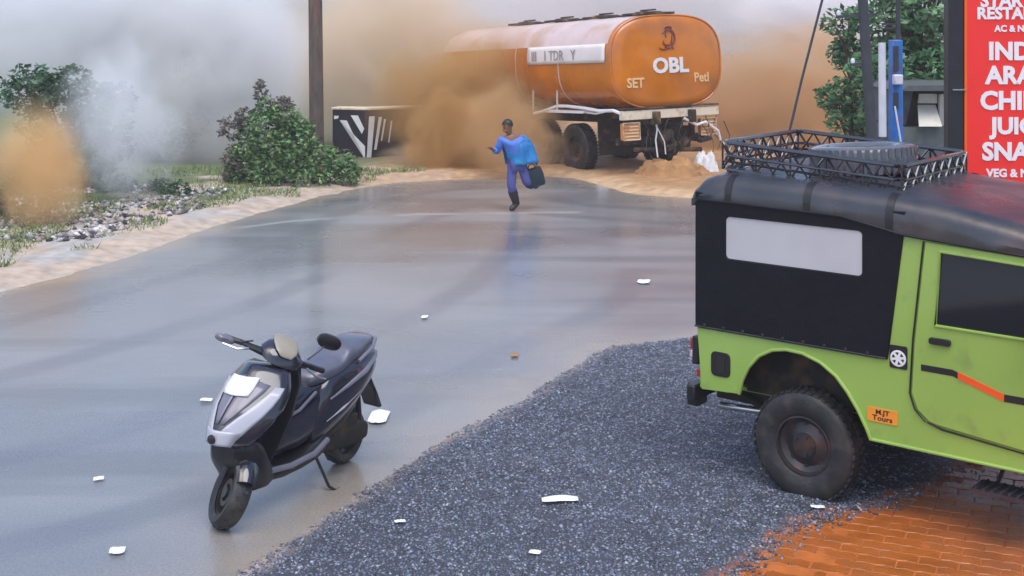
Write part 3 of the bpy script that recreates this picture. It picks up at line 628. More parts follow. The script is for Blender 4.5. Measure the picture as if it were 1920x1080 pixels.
for sg in (-1, 1):
    appatch('silver_trim', [(sg * .98, .86), (sg * .80, .86), (sg * .10, .60), (sg * .62, .56)], M['scooter_light'], .008)
    appatch('grey_panel', [(sg * .70, .865), (sg * .03, .90), (sg * .03, .65), (sg * .14, .65)], M['scooter_grey'], .006)
appatch('nose_trim', [(-.62, .62), (.62, .62), (.66, .535), (-.66, .535)], M['scooter_light'], .012)
MB().lathe([(.001, .166), (.018, .164), (.028, .158), (.03, .15)], c=(0.015, 0, .60), axis='x', n=20).build('badge', M['black'], apron)
appatch('number_plate', [(-.66, .885), (.44, .90), (.34, .805), (-.5, .79)], M['paper'], .022)
# lower belly, floorboard, leg shield
MB().loft([sell(.05, 0, .49, .09, .05, 3), sell(-.05, 0, .45, .18, .14, 3), sell(-.14, 0, .38, .195, .19, 3), sell(-.24, 0, .30, .175, .12, 3), sell(-.33, 0, .26, .14, .06, 3)]).build('lower_cowl', M['black'], sco)
MB().loft([sell(-.28, 0, .27, .145, .055, 4), sell(-.4, 0, .255, .165, .05, 4), sell(-.6, 0, .255, .17, .05, 4), sell(-.78, 0, .28, .165, .07, 4), sell(-.88, 0, .32, .15, .1, 4)]).build('floorboard', M['black'], sco)
for sg in (-1, 1): MB().tube([(-.25, sg * .16, .31), (-.45, sg * .175, .285), (-.7, sg * .178, .29), (-.86, sg * .17, .34)], .02, 8).build('floor_trim', M['scooter_grey'], sco)
MB().loft([sell(-.36, 0, .50, .11, .2, 3), sell(-.46, 0, .50, .125, .17, 3), sell(-.6, 0, .50, .13, .19, 3), sell(-.72, 0, .53, .135, .21, 3), sell(-.84, 0, .55, .135, .2, 3)]).build('centre_tunnel', M['scooter'], sco, angle=60)
MB().tube([(-.40, .125, .60), (-.55, .138, .62), (-.72, .142, .70)], .012, 6).build('tunnel_trim', M['scooter_grey'], sco)
MB().loft([[(-.22 - .31 * t - k * .05, y * w_, .34 + .6 * t) for k, y in ((0, -1), (0, -.5), (0, .5), (0, 1), (1, .9), (1.2, 0), (1, -.9))] for t, w_ in ((0, .15), (.25, .18), (.5, .2), (.8, .18), (1, .11))]).build('leg_shield', M['black'], sco)
# rear body
secs = [(-.74, .40, .11, .12), (-.80, .50, .135, .2), (-.9, .55, .15, .22), (-1.05, .60, .165, .2), (-1.2, .65, .165, .165), (-1.35, .70, .15, .12), (-1.44, .735, .125, .09), (-1.50, .76, .09, .06), (-1.53, .77, .05, .03)]
rb = MB().loft([sell(x, 0, cz, hw * 1.2, hh * 1.08, 2.8) for x, cz, hw, hh in secs]).build('rear_body', M['scooter'], sco, angle=60)
for sg in (-1, 1):
    MB().tube([(-.86, sg * .17, .62), (-1.05, sg * .19, .68), (-1.25, sg * .188, .73), (-1.42, sg * .15, .785), (-1.50, sg * .11, .80)], [.006, .016, .02, .016, .006], 8).build('side_trim', M['scooter_grey'], rb)
    MB().tube([(-.84, sg * .165, .47), (-1.0, sg * .188, .53), (-1.2, sg * .185, .6), (-1.38, sg * .155, .66)], [.004, .01, .01, .004], 8).build('side_trim', M['scooter_light'], rb)
MB().box((-1.52, 0, .755), (.04, .12, .05)).build('tail_light', M['red_lens'], rb, bevel=.012)
MB().loft([sell(-.80, 0, .38, .10, .10, 3), sell(-.88, 0, .41, .15, .14, 3), sell(-1.05, 0, .47, .17, .15, 3), sell(-1.2, 0, .54, .16, .12, 3), sell(-1.36, 0, .62, .12, .08, 3)]).build('side_cover', M['black'], sco, angle=60)
# two-level seat
MB().loft([sell(-.72, 0, .735, .07, .03, 2.6), sell(-.76, 0, .76, .11, .05, 2.8), sell(-.86, 0, .775, .135, .06, 3), sell(-1.0, 0, .785, .15, .06, 3), sell(-1.06, 0, .80, .152, .065, 3), sell(-1.1, 0, .825, .15, .075, 3), sell(-1.16, 0, .845, .145, .08, 3), sell(-1.3, 0, .86, .13, .075, 3), sell(-1.44, 0, .865, .105, .06, 3), sell(-1.5, 0, .865, .07, .035, 3)]).build('seat', M['seat'], sco, angle=60)
MB().tube([(-1.2, .155, .80), (-1.38, .15, .86), (-1.50, .09, .885), (-1.53, 0, .89), (-1.50, -.09, .885), (-1.38, -.15, .86), (-1.2, -.155, .80)], .015, 8).build('grab_rail', M['scooter_grey'], sco)
en = MB().loft([sell(-.82, 0, .30, .1, .09, 3), sell(-1.0, .02, .28, .12, .1, 3), sell(-1.3, .1, .26, .05, .09, 3), sell(-1.42, .1, .24, .04, .06, 3)]); en.box((-1.12, .09, .36), (.3, .1, .1)); en.build('engine', M['under'], sco, bevel=.01)
MB().tube([(-.85, -.12, .2), (-1.05, -.15, .22), (-1.2, -.17, .27), (-1.62, -.17, .35)], [.02, .03, .055, .05], 12).build('exhaust', M['black'], sco)
MB().tube([(-1.35, .05, .62), (-1.33, .12, .28)], .022, 8).build('shock_absorber', M['black'], sco)
MB().prism([[(-1.45, .68), (-1.62, .45), (-1.7, .32), (-1.66, .32), (-1.55, .5), (-1.4, .62)]], -.07, .07).build('rear_mudguard', M['black'], sco, bevel=.008)
sd = MB().tube([(-.78, .12, .26), (-.80, .25, .05), (-.84, .285, .015)], .011, 7); sd.box((-.85, .30, .02), (.07, .04, .01)); sd.build('side_stand', M['black'], sco)
cs = MB(); cs.tube([(-.95, -.1, .22), (-1.08, -.14, .12), (-1.16, -.14, .12)], .011, 6); cs.tube([(-.95, .1, .22), (-1.08, .14, .12), (-1.16, .14, .12)], .011, 6); cs.build('centre_stand', M['black'], sco)
# handlebar group, turned left
cw = MB().loft([sell(.985, -.34, 0, .06, .06, 2.4, axis='z'), sell(1.0, -.35, 0, .1, .13, 2.4, axis='z'), sell(1.04, -.37, 0, .105, .15, 2.4, axis='z'), sell(1.08, -.40, 0, .085, .11, 2.4, axis='z'), sell(1.105, -.42, 0, .04, .05, 2.4, axis='z')])
hc = bld(cw, 'handlebar_cowl', M['scooter'], sco, True, angle=60)
bld(MB().loft([sell(-.27, 0, 1.065, .04, .006, 2.2), sell(-.31, 0, 1.085, .075, .012, 2.4), sell(-.37, 0, 1.105, .09, .014, 2.6), sell(-.43, 0, 1.12, .085, .01, 2.6), sell(-.46, 0, 1.125, .06, .006, 2.4)]), 'visor', M['beige'], hc, True, angle=60)
for sg in (-1, 1):
    bld(MB().tube([(-.37, sg * .1, 1.01), (-.41, sg * .2, 1.0), (-.46, sg * .27, .99)], [.03, .022, .016], 8), 'handlebar', M['black'], sco, True)
    bld(MB().tube([(-.45, sg * .25, .99), (-.50, sg * .37, .97)], .019, 9), 'grip', M['rubber'], sco, True)
    bld(MB().tube([(-.40, sg * .21, .99), (-.37, sg * .29, .97), (-.42, sg * .38, .955)], [.009, .008, .006], 6), 'brake_lever', M['chrome'], sco, True)
mr = MB().tube([(-.42, .2, 1.04), (-.45, .26, 1.12), (-.50, .30, 1.16)], .006, 6); bld(mr, 'mirror_stem', M['black'], sco, True)
bld(MB().loft([sell(x, .31, 1.175, a_, b2, 2.4) for x, a_, b2 in ((-.47, .05, .025), (-.485, .085, .048), (-.51, .088, .05), (-.52, .08, .045))]), 'mirror', M['black'], sco, True)
mr = MB().tube([(-.42, -.2, 1.04), (-.43, -.27, 1.0), (-.45, -.33, .98)], .006, 6); bld(mr, 'mirror_stem', M['black'], sco, True)
bld(MB().loft([sell(x, -.37, .975, a_, b2, 2.4) for x, a_, b2 in ((-.43, .04, .014), (-.445, .07, .025), (-.465, .07, .025), (-.475, .06, .02))]), 'mirror', M['scooter_grey'], sco, True)
# ---------------------------------------------------------------- tanker lorry
PSI = 30
TY = 26.2; TX = (1257 - 960) * TY / F
truck = thing('tanker_lorry', 'orange tanker lorry skidding into brown dust, lettered OBL on its rear', 'tanker lorry', (TX, TY, 0), (R(-.8), R(2.6), R(90 + PSI)))
TL, TW, THH, TC = 7.4, 1.42, .965, 2.38
prof = [(-.10, .80), (-.07, .93), (-.02, .985), (.03, 1.0)] + [(x, 1.0) for x in np.linspace(.15, TL - .1, 12)] + [(TL + .02, .97), (TL + .08, .85)]
rings = [sell(x, 0, TC, TW * s_, THH * s_, 2.9, 48) for x, s_ in prof]
tank = MB().loft(rings).build('tank', M['tank'], truck, angle=35)
# pale skin that paints in the tank's sky sheen, 3 mm proud
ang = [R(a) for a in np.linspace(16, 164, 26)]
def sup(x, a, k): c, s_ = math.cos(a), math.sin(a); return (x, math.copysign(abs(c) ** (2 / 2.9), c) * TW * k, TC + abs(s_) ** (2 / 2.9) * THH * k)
MB().loft([[sup(x, a, 1.003) for a in ang] for x in np.linspace(.06, TL - .1, 10)], cap=False, closed=False).build('upper_sheen', M['tank_sheen'], tank)
rim_ = MB().tube([(-.03, p[1], p[2]) for p in sell(0, 0, TC, TW * .985, THH * .985, 2.9, 48)], .022, 6, closed=True); rim_.build('end_rim', M['tank'], tank)
for x in (1.9, 3.7, 5.5): MB().tube([(x, p[1], p[2]) for p in sell(0, 0, TC, TW * 1.004, THH * 1.004, 2.9, 48)], .012, 5, closed=True).build('weld_band', M['tank_sheen'], tank)
for x in (.55, 2.1, 3.7, 5.4):
    m_ = MB().lathe([(.3, 0), (.3, .07), (.27, .1), (.001, .11)], c=(x, 0, TC + THH - .01), axis='z', n=22); m_.box((x, 0, TC + THH + .12), (.5, .06, .03)); m_.box((x, 0, TC + THH + .04), (.9, .7, .05)); m_.build('manhole_cover', M['truck_dark'], tank, bevel=.006)
# banner draped on the side
bz = [(TC + .44, 0), (TC + .05, 0)]
def side_y(z):
    s_ = min(1, abs(z - TC) / THH); a = s_ ** (2.9 / 2); c = math.sqrt(max(0, 1 - a * a)); return TW * c ** (2 / 2.9)
bn = MB().loft([[(x, side_y(z) + .02 + .006 * math.sin(x * 5 + z * 9), z) for z in np.linspace(TC + .02, TC + .40, 6)] for x in np.linspace(.12, 3.15, 20)], cap=False, closed=False)
bo = bn.build('banner', M['banner'], truck); s = bo.modifiers.new('sol', 'SOLIDIFY'); s.thickness = .008; s.offset = 1
for x, t_ in ((2.95, 'III'), (2.45, '1'), (2.22, 'TDR'), (1.35, 'Y')): text('lettering', t_, .3, M['grey_lettering'], bo, (x, TW + .034, TC + .1), (R(90), 0, R(180)), .002, .003, 1.0)
text('lettering', 'OBL', .42, M['white'], tank, (-.112, .42, TC - .22), (R(90), 0, R(-90)), .004, .016, 1.15)
text('lettering', 'SET', .27, M['pale_yellow'], tank, (-.112, 1.07, TC - .50), (R(90), 0, R(-90)), .004, .008, 1.0)
text('lettering', 'Petl', .27, M['pale_yellow'], tank, (-.112, -.62, TC - .44), (R(90), 0, R(-90)), .004, .006, .95)
# painted emblem above the letters: seated scribble-like mark
mk = MB()
def arcs(cy, cz, ry, rz, a0, a1, r, n=9): mk.tube([(-.112, cy + ry * math.cos(R(a0 + (a1 - a0) * k / n)), TC + cz + rz * math.sin(R(a0 + (a1 - a0) * k / n))) for k in range(n + 1)], [r * (.5 + .5 * math.sin(math.pi * (k + .5) / (n + 1))) for k in range(n + 1)], 5)
arcs(0, .47, .17, .2, 30, 300, .022); arcs(-.02, .55, .09, .09, -40, 200, .018); arcs(.03, .40, .1, .07, 160, 380, .02); arcs(-.14, .42, .05, .18, -80, 80, .016); arcs(.12, .30, .12, .05, 190, 340, .015); arcs(0, .66, .1, .05, 20, 160, .02)
mk.build('painted_emblem', M['brown_mark'], tank)
c_ = MB()
for y in (-.45, .45): c_.box((TL / 2 + .8, y, 1.25), (TL + 2.2, .1, .26))
for x in np.linspace(.3, TL, 7): c_.box((x, 0, 1.25), (.1, .9, .2)); c_.prism([[(x - .05, 1.36), (x - .05, 1.62), (x + .05, 1.62), (x + .05, 1.36)]], -.8, .8)
c_.box((.35, 0, .78), (.12, 2.1, .14)); c_.box((.2, .75, 1.0), (.1, .1, .5)); c_.box((.2, -.75, 1.0), (.1, .1, .5))
c_.tube([(.1, .8, .62), (.1, -.9, .52)], .05, 8); c_.box((.6, -.5, .8), (.7, .5, .45)); c_.box((.7, .2, .95), (.5, .5, .3))
c_.build('chassis', M['truck_dark'], truck, bevel=.01)
bm_ = MB().prism([[(-1.22, 1.23), (-1.22, 1.42), (1.22, 1.42), (1.22, 1.23)]], -.14, .0, fn=lambda x, y, z: (y, x, z)); bm_.build('rear_beam', M['cream'], truck, bevel=.015)
MB().prism([[(-1.22, 1.44), (-1.2, 1.47), (1.2, 1.47), (1.22, 1.44)]], -.16, .12, fn=lambda x, y, z: (y, x, z)).build('rear_ledge', M['truck_dark'], truck)
for sg in (1, -1):
    lb = MB().box((-.02, sg * .98, 1.0), (.12, .4, .34)).build('lamp_box', M['lamp_orange'], truck, bevel=.02)
    fr = MB().tube([(-.09, sg * .98 + y, 1.0 + z) for y, z in ((-.2, -.17), (.2, -.17), (.2, .17), (-.2, .17))], .018, 5, closed=True); fr.build('lamp_frame', M['cream'], lb)
    for k in range(4): MB().box((-.085, sg * .98, .9 + k * .065), (.02, .34, .02)).build('lamp_slat', M['cream'], lb)
# torn side guard, bent pipes
tg = MB(); tg.tube([(-.1, 1.15, 1.34), (.1, 1.28, 1.43), (.6, 1.3, 1.42), (1.1, 1.33, 1.47), (1.7, 1.34, 1.5), (2.2, 1.3, 1.5), (2.7, 1.36, 1.38), (3.0, 1.4, 1.33)], .035, 6); tg.tube([(.1, 1.3, 1.44), (.7, 1.3, 1.36), (1.4, 1.32, 1.4)], .02, 5)
tg.prism([[(1.0, 1.41), (2.7, 1.42), (2.6, 1.36), (1.1, 1.36)]], 1.15, 1.36); tg.build('torn_side_rail', M['white'], truck)
for x in (2.15, 3.15): MB().tube([(x, 1.3, 2.0), (x, 1.33, 1.38)], .022, 6).build('side_bracket', M['cream'], truck)
dg = MB()
for k in range(20):
    y = .75 - k * .11 + random.uniform(-.05, .05); z0 = 1.24 if k % 3 == 0 else random.uniform(.8, 1.2); l_ = random.uniform(.2, .65)
    p = [(-.12, y, z0)]
    for j in range(4): p.append((p[-1][0] + random.uniform(-.04, .03), p[-1][1] + random.uniform(-.09, .09), p[-1][2] - l_ / 4))
    dg.tube(p, random.uniform(.005, .013), 5)
dg.build('hanging_debris', M['truck_dark'], truck)
MB().box((.95, 0, .85), (.03, 2.2, .75)).build('rear_dark_panel', M['truck_dark'], truck)  # full-width dark sheet added for the dark mass beneath the chassis
for k in range(14):
    d2 = MB().box((random.uniform(-.1, .5), random.uniform(-1.1, .3), random.uniform(.5, 1.15)), (random.uniform(.05, .3), random.uniform(.1, .4), random.uniform(.03, .15)), Matrix.Rotation(random.uniform(-.6, .6), 3, 'X'))
    d2.build('broken_metal', M['truck_dark'], truck, bevel=.008)
d3 = MB().tube([(-.14, .42, 1.25), (-.15, .40, 1.0), (-.14, .44, .8), (-.15, .41, .45)], .016, 5); d3.tube([(-.14, .42, 1.1), (-.14, .3, .9), (-.14, .22, .75), (-.14, .2, .5)], .014, 5); d3.build('loose_wire', M['white'], truck); d3 = MB(); d3.tube([(-.14, -.3, 1.2), (-.16, -.6, 1.05), (-.15, -.85, 1.1), (-.17, -1.15, .9), (-.15, -1.22, .7)], .03, 6); d3.build('loose_pipe', M['white'], truck)
def twheel(x, y, r, sg):
    wl = wheel(truck, (x, y, r + (x * .0454)), r, .30, sg, .27, rimmat=M['truck_dark']); return wl
for x in (1.75, 3.1):
    for sg in (1, -1): twheel(x, sg * 1.05, .52, sg)
for sg in (1, -1): twheel(8.2, sg * 1.05, .52, sg)
cb = MB(); cb.prism([[(7.6, .9), (7.6, 2.75), (9.0, 2.75), (9.5, 1.7), (9.55, .8), (8.8, .8)]], -1.15, 1.15); cab = cb.build('cab', M['tank'], truck, bevel=.06)
for sg in (1, -1):
    MB().prism([[(7.95, 1.75), (7.95, 2.5), (8.9, 2.5), (9.2, 1.75)]], sg * 1.152, sg * 1.156).build('cab_window', M['glass'], cab)
# dirt heap and torn sack behind the lorry
def mound(name, cx, cy, rx, ry, h, m, seed):
    mb = MB(); n, k = 24, 56; rr = []
    for i in range(n):
        t = i / (n - 1); row = []
        for j in range(k):
            a = 2 * math.pi * j / k; x, y = math.cos(a) * (1 - t), math.sin(a) * (1 - t); ns = mnoise.noise(Vector((x * 2.2 + seed, y * 2.2, seed)))
            row.append((cx + x * rx * (1 + .25 * ns), cy + y * ry * (1 + .25 * ns), -.05 + (h + .05) * math.sin(t * math.pi / 2) ** .8 * (1 + .5 * ns) + .12 * h / .42 * mnoise.noise(Vector((x * 7, y * 7, seed))) + .05 * mnoise.noise(Vector((x * 19, y * 19, seed)))))
        rr.append(row)
    return mb.loft(rr).build(name, m)
X, Y = G(1262, 336); tag(mound('dirt_heap', X, Y, .95, .55, .42, M['dirt'], 3.1), 'low brown heap of earth piled under the rear of the orange lorry', 'dirt heap')
X, Y = G(1322, 330); o = mound('torn_sack', X, Y, .32, .22, .45, M['white'], 8.2); tag(o, 'crumpled white sack on the earth beside the rear of the orange lorry', 'sack')

# ---------------------------------------------------------------- running person
PX, PY = G(966, 394)
per = thing('person', 'person in a blue shirt and cyan raincoat running across the wet road with a bag', 'person', (PX, PY, 0), (0, 0, 0)); per.scale = (.95, .95, .95); per.rotation_euler = (0, R(-5), 0)
J = {'pelvis': (.10, .02, .82, (.13, .10)), 'waist': (.085, .0, .97, (.12, .09)), 'chest': (.06, -.03, 1.16, (.155, .11)), 'ut': (.04, -.06, 1.29, (.13, .09)), 'neck': (.02, -.09, 1.37, .052), 'head0': (.0, -.11, 1.44, (.07, .08)), 'head1': (-.01, -.12, 1.53, (.082, .095)), 'head2': (-.01, -.115, 1.60, (.055, .06)),
 'ls': (-.13, -.08, 1.28, .055), 'le': (-.24, .02, 1.06, .042), 'lw': (-.30, -.17, 1.13, .028), 'lp': (-.335, -.22, 1.16, (.036, .02)),
 'rs': (.23, -.02, 1.27, .055), 're': (.38, .12, 1.07, .042), 'rw': (.44, .08, .86, .028), 'rp': (.45, .07, .79, (.036, .02)),
 'lh': (.02, 0, .80, .09), 'lk': (-.035, -.08, .44, .062), 'la': (.03, .06, .10, .04), 'lt': (-.06, -.06, .04, .035),
 'rh': (.19, .03, .80, .09), 'rk': (.25, -.03, .45, .062), 'ra': (.38, .33, .42, .04), 'rt': (.41, .42, .33, .035)}
B = [('pelvis', 'waist'), ('waist', 'chest'), ('chest', 'ut'), ('ut', 'neck'), ('neck', 'head0'), ('head0', 'head1'), ('head1', 'head2'), ('ut', 'ls'), ('ls', 'le'), ('le', 'lw'), ('lw', 'lp'), ('ut', 'rs'), ('rs', 're'), ('re', 'rw'), ('rw', 'rp'),
     ('pelvis', 'lh'), ('lh', 'lk'), ('lk', 'la'), ('la', 'lt'), ('pelvis', 'rh'), ('rh', 'rk'), ('rk', 'ra'), ('ra', 'rt')]
def hand(pre, palm, d, up, curl):
    d = Vector(d).normalized(); up = Vector(up).normalized(); sd_ = d.cross(up)
    for k, ln in enumerate((.07, .08, .075, .058)):
        b0 = Vector(palm) + sd_ * (.027 - .018 * k) + d * .03; p1 = b0 + d * ln * .55; p2 = p1 + (d * (1 - curl) - up * curl).normalized() * ln * .5
        J[f'{pre}f{k}a'] = (*b0, .010); J[f'{pre}f{k}b'] = (*p1, .009); J[f'{pre}f{k}c'] = (*p2, .008)
        B.extend([(pre, f'{pre}f{k}a'), (f'{pre}f{k}a', f'{pre}f{k}b'), (f'{pre}f{k}b', f'{pre}f{k}c')])
    t0 = Vector(palm) + sd_ * .035 - d * .005; t1 = t0 + sd_ * .02 + d * .03
    J[pre + 't0'] = (*t0, .011); J[pre + 't1'] = (*t1, .009); B.extend([(pre, pre + 't0'), (pre + 't0', pre + 't1')])
hand('lp', J['lp'][:3], (-.5, -.7, .45), (0, 0, 1), .5); hand('rp', J['rp'][:3], (.15, -.05, -1), (1, 0, 0), .8)
bod = skin('body', J, B, M['skin'], per, 2)
hx, hy, hz = -.01, -.12, 1.525
# face looks towards the left of the picture and slightly to the camera
fd = Vector((-.8, -.6, 0)).normalized(); fs = Vector((fd.y, -fd.x, 0))
fc_ = MB(); c0 = Vector((hx, hy, hz))
def blob(mb, c, r, n=10):
    rr = []
    for i in range(n + 1):
        t = math.pi * i / n; rr.append([(c[0] + r[0] * math.sin(t) * math.cos(a), c[1] + r[1] * math.sin(t) * math.sin(a), c[2] + r[2] * math.cos(t)) for a in [2 * math.pi * k / 12 for k in range(12)]])
    return mb.loft(rr, cap=False)
blob(fc_, c0 + fd * .085 + Vector((0, 0, -.015)), (.016, .016, .022)); blob(fc_, c0 + fs * .085, (.015, .015, .03)); blob(fc_, c0 - fs * .085, (.015, .015, .03)); blob(fc_, c0 + fd * .05 + Vector((0, 0, -.085)), (.04, .04, .03))
fc_.build('nose_and_ears', M['skin'], bod)
ey = MB()
for sg in (-1, 1): blob(ey, c0 + fd * .077 + fs * sg * .032 + Vector((0, 0, .012)), (.012, .012, .007)); blob(ey, c0 + fd * .080 + fs * sg * .032 + Vector((0, 0, .033)), (.018, .014, .005))
blob(ey, c0 + fd * .078 + Vector((0, 0, -.055)), (.02, .016, .006)); ey.build('eyes_and_mouth', M['hair'], bod)
hr_ = MB(); rr = []
for i in range(9):
    t = (math.pi * .62) * i / 8; row = []
    for k in range(18):
        a = 2 * math.pi * k / 18; dv = Vector((math.cos(a), math.sin(a), 0)); f_ = max(0, dv.dot(fd)); tt = t * (1 - .42 * f_)
        row.append(tuple(c0 + Vector((0, 0, .015)) - fd * .012 + dv * .098 * math.sin(tt) * (1 + .05 * math.sin(5 * a)) + Vector((0, 0, .105 * math.cos(tt)))))
    rr.append(row)
hr_.loft(rr, cap=False).build('hair', M['hair'], per)
def sub_(ks, grow, over={}):
    d_ = {}
    for k in ks:
        x, y, z, r = J[k]; r = r if isinstance(r, tuple) else (r, r); x, y, z = over.get(k, (x, y, z)); d_[k] = (x, y, z, (r[0] + grow, r[1] + grow))
    return d_
skin('shirt', sub_(['waist', 'chest', 'ut', 'ls', 'le', 'lw', 'rs', 're'], .028, {'ut': (.035, -.065, 1.30), 'waist': (.09, 0, .86), 'lw': (-.28, -.13, 1.115)}), [('waist', 'chest'), ('chest', 'ut'), ('ut', 'ls'), ('ls', 'le'), ('le', 'lw'), ('ut', 'rs'), ('rs', 're')], M['shirt'], per)
skin('trousers', sub_(['pelvis', 'lh', 'lk', 'la', 'rh', 'rk', 'ra'], .02, {}), [('pelvis', 'lh'), ('lh', 'lk'), ('lk', 'la'), ('pelvis', 'rh'), ('rh', 'rk'), ('rk', 'ra')], M['trousers'], per)
for a, b in (('la', 'lt'), ('ra', 'rt')):
    p, q = Vector(J[a][:3]), Vector(J[b][:3]); q2 = q + (q - p) * .25; s_ = MB().tube([p + (p - q) * .35, p * .6 + q * .4, q, q2], [.04, .055, .05, .025], 10); s_.build('shoe', M['shoe'], per)
for a, b in (('lk', 'la'), ('rk', 'ra')):
    p, q = Vector(J[a][:3]), Vector(J[b][:3]); MB().tube([p.lerp(q, .25), p.lerp(q, .45), p.lerp(q, .8), q], [.086, .084, .070, .062], 14).build('boot_leg', M['shoe'], per)
# raincoat: open cape-like coat blown to the right of the picture
rr = []
for i in range(11):
    t = i / 10; cz = 1.37 - .56 * t; row = []
    for k in range(44):
        a = R(-128) + R(285) * k / 43; wob = 1 + (.10 * math.sin(5 * a + t * 3) + .06 * math.sin(11 * a + 2 + t * 2)) * min(1, t * 1.6) + .05 * math.sin(9 * t + 2 * a)
        w_ = (.10 + .155 * min(1, t * 3.2) + .035 * t) * wob; dp_ = (.08 + .08 * min(1, t * 3) + .07 * t) * wob
        row.append((.085 + .075 * t + w_ * math.cos(a), .02 + .05 * t + dp_ * math.sin(a), cz - .05 * max(0, math.cos(a)) * (1 - t)))
    rr.append(row)
o = MB().loft(rr, cap=False, closed=False).build('raincoat', M['raincoat'], per); s = o.modifiers.new('sol', 'SOLIDIFY'); s.thickness = .012
sl_ = MB().tube([(.22, -.02, 1.29), (.32, .05, 1.18), (.385, .11, 1.06), (.42, .10, .93), (.43, .09, .89)], [.065, .068, .062, .052, .048], 12); sl_.build('raincoat_sleeve', M['raincoat'], o)
bgt = thing('hand_bag', 'dark square bag swinging from the hand of the running person', 'bag', (PX + .37, PY + .065, .39), (0, R(-16), R(15)))
MB().loft([sell(-.02, 0, .0, .02, .02), *[sell(z, .0, 0, a_, b_, 5, axis='z') for z, a_, b_ in ((.0, .13, .04), (.03, .16, .06), (.2, .165, .065), (.31, .15, .05), (.33, .13, .02))]][1:]).build('bag_body', M['bag'], bgt)
MB().tube([(-.07, 0, .31), (-.05, 0, .38), (0, 0, .405), (.05, 0, .38), (.07, 0, .31)], .01, 6).build('bag_handle', M['bag'], bgt)

# ---------------------------------------------------------------- vegetation
def leaves(name, clumps, n, size, m, parent, seed, flat=.6):
    r = np.random.default_rng(seed); C_ = np.array([c[:3] for c in clumps]); S = np.array([c[3:6] for c in clumps]); wt = S.prod(1) ** .7; wt = wt / wt.sum()
    k = r.choice(len(clumps), n, p=wt); u = r.normal(size=(n, 3)); u /= np.linalg.norm(u, axis=1)[:, None]; rad = r.uniform(.45, 1.05, n) ** .7
    P = C_[k] + u * S[k] * rad[:, None]
    keep = np.array([mnoise.noise(Vector(p * (1.6 / max(.3, S[0][0])))) for p in P]) > -.22
    P = P[keep]; n = len(P); sz = r.uniform(.6, 1.3, n) * size
    a = r.normal(size=(n, 3)); a[:, 2] *= flat; a /= np.linalg.norm(a, axis=1)[:, None]; b = np.cross(a, r.normal(size=(n, 3))); b /= np.linalg.norm(b, axis=1)[:, None]; nn = np.cross(a, b)
    V = np.stack([P - a * sz[:, None], P + b * sz[:, None] * .42 + nn * sz[:, None] * .12, P + a * sz[:, None], P - b * sz[:, None] * .42 + nn * sz[:, None] * .12], 1).reshape(-1, 3)
    return raw(name, V, np.arange(n * 4).reshape(-1, 4), m, parent)
def plant(name, label, cat, loc, clumps, n, size, m, seed, trunk_r=.03, group=None, stems=None, extra=None):
    t = thing(name, label, cat, loc, group=group); tr = MB(); r = random.Random(seed)
    base = stems or [(0, 0)]
    for c in clumps:
        b = min(base, key=lambda q: (q[0] - c[0]) ** 2 + (q[1] - c[1]) ** 2); p0 = Vector((b[0], b[1], -.05)); p3 = Vector(c[:3]); mid = (p0 + p3) / 2 + Vector((r.uniform(-.1, .1), r.uniform(-.1, .1), .12 * p3.z))
        q1 = p0.lerp(mid, .6); tr.tube([p0, q1, mid, p3], [trunk_r, trunk_r * .75, trunk_r * .55, trunk_r * .2], 6)
        for k in range(3): tr.tube([mid.lerp(p3, .5), p3 + Vector((r.uniform(-1, 1) * c[3], r.uniform(-1, 1) * c[4], r.uniform(-.6, 1) * c[5])) * .8], [trunk_r * .35, trunk_r * .1], 5)
    tr.build('trunk', M['bark'], t); cr = leaves('crown', clumps, n, size, m, t, seed)
    if extra: ex = leaves('dusty_crown', extra[0], extra[1], size, M['leaf_dusty'], t, seed + 1)
    return t
def rc(seed, n, ex, ey_, z0, z1, s0, s1):
    r = random.Random(seed); L = []
    for _ in range(n):
        z = r.uniform(z0, z1); f_ = 1 - .55 * abs((z - (z0 + z1) * .45) / (z1 - z0)) ** 1.0; s_ = r.uniform(s0, s1); L.append((r.uniform(-ex, ex) * f_, r.uniform(-ey_, ey_) * f_, z, s_, s_, s_ * .8))
    return L
bx_, by_ = G(535, 356)
cl = [(-.45, 0, 1.15, .42, .4, .42), (-.1, .1, 1.25, .4, .4, .4), (-.75, 0, .75, .4, .4, .4), (-.3, -.1, .7, .5, .4, .45), (.2, -.1, .75, .45, .4, .4), (.55, 0, .55, .45, .4, .4), (.95, .1, .4, .38, .35, .36), (1.15, .1, .28, .26, .3, .28), (-.9, .1, .3, .35, .35, .33), (-.3, -.2, .25, .5, .4, .3), (.4, -.2, .22, .5, .4, .3), (.05, 0, 1.0, .4, .35, .35), (-.4, 0, 1.55, .22, .2, .22), (.25, .1, 1.15, .28, .25, .22)]
ex = [(-1.1, .1, 1.15, .3, .2, .26), (-.85, .1, 1.35, .22, .2, .2), (-1.0, .0, .55, .3, .25, .3), (-.55, .1, 1.85, .14, .12, .24), (-.1, .1, 1.6, .25, .2, .16), (-1.05, .1, .25, .25, .25, .2)]
plant('roadside_bush', 'leafy green bush at the foot of the utility pole beside the road', 'bush', (bx_, by_ + .3, 0), cl, 11500, .052, M['leaf'], 11, .022, stems=[(-.5, 0), (.1, 0), (.7, 0)], extra=(ex, 2400))
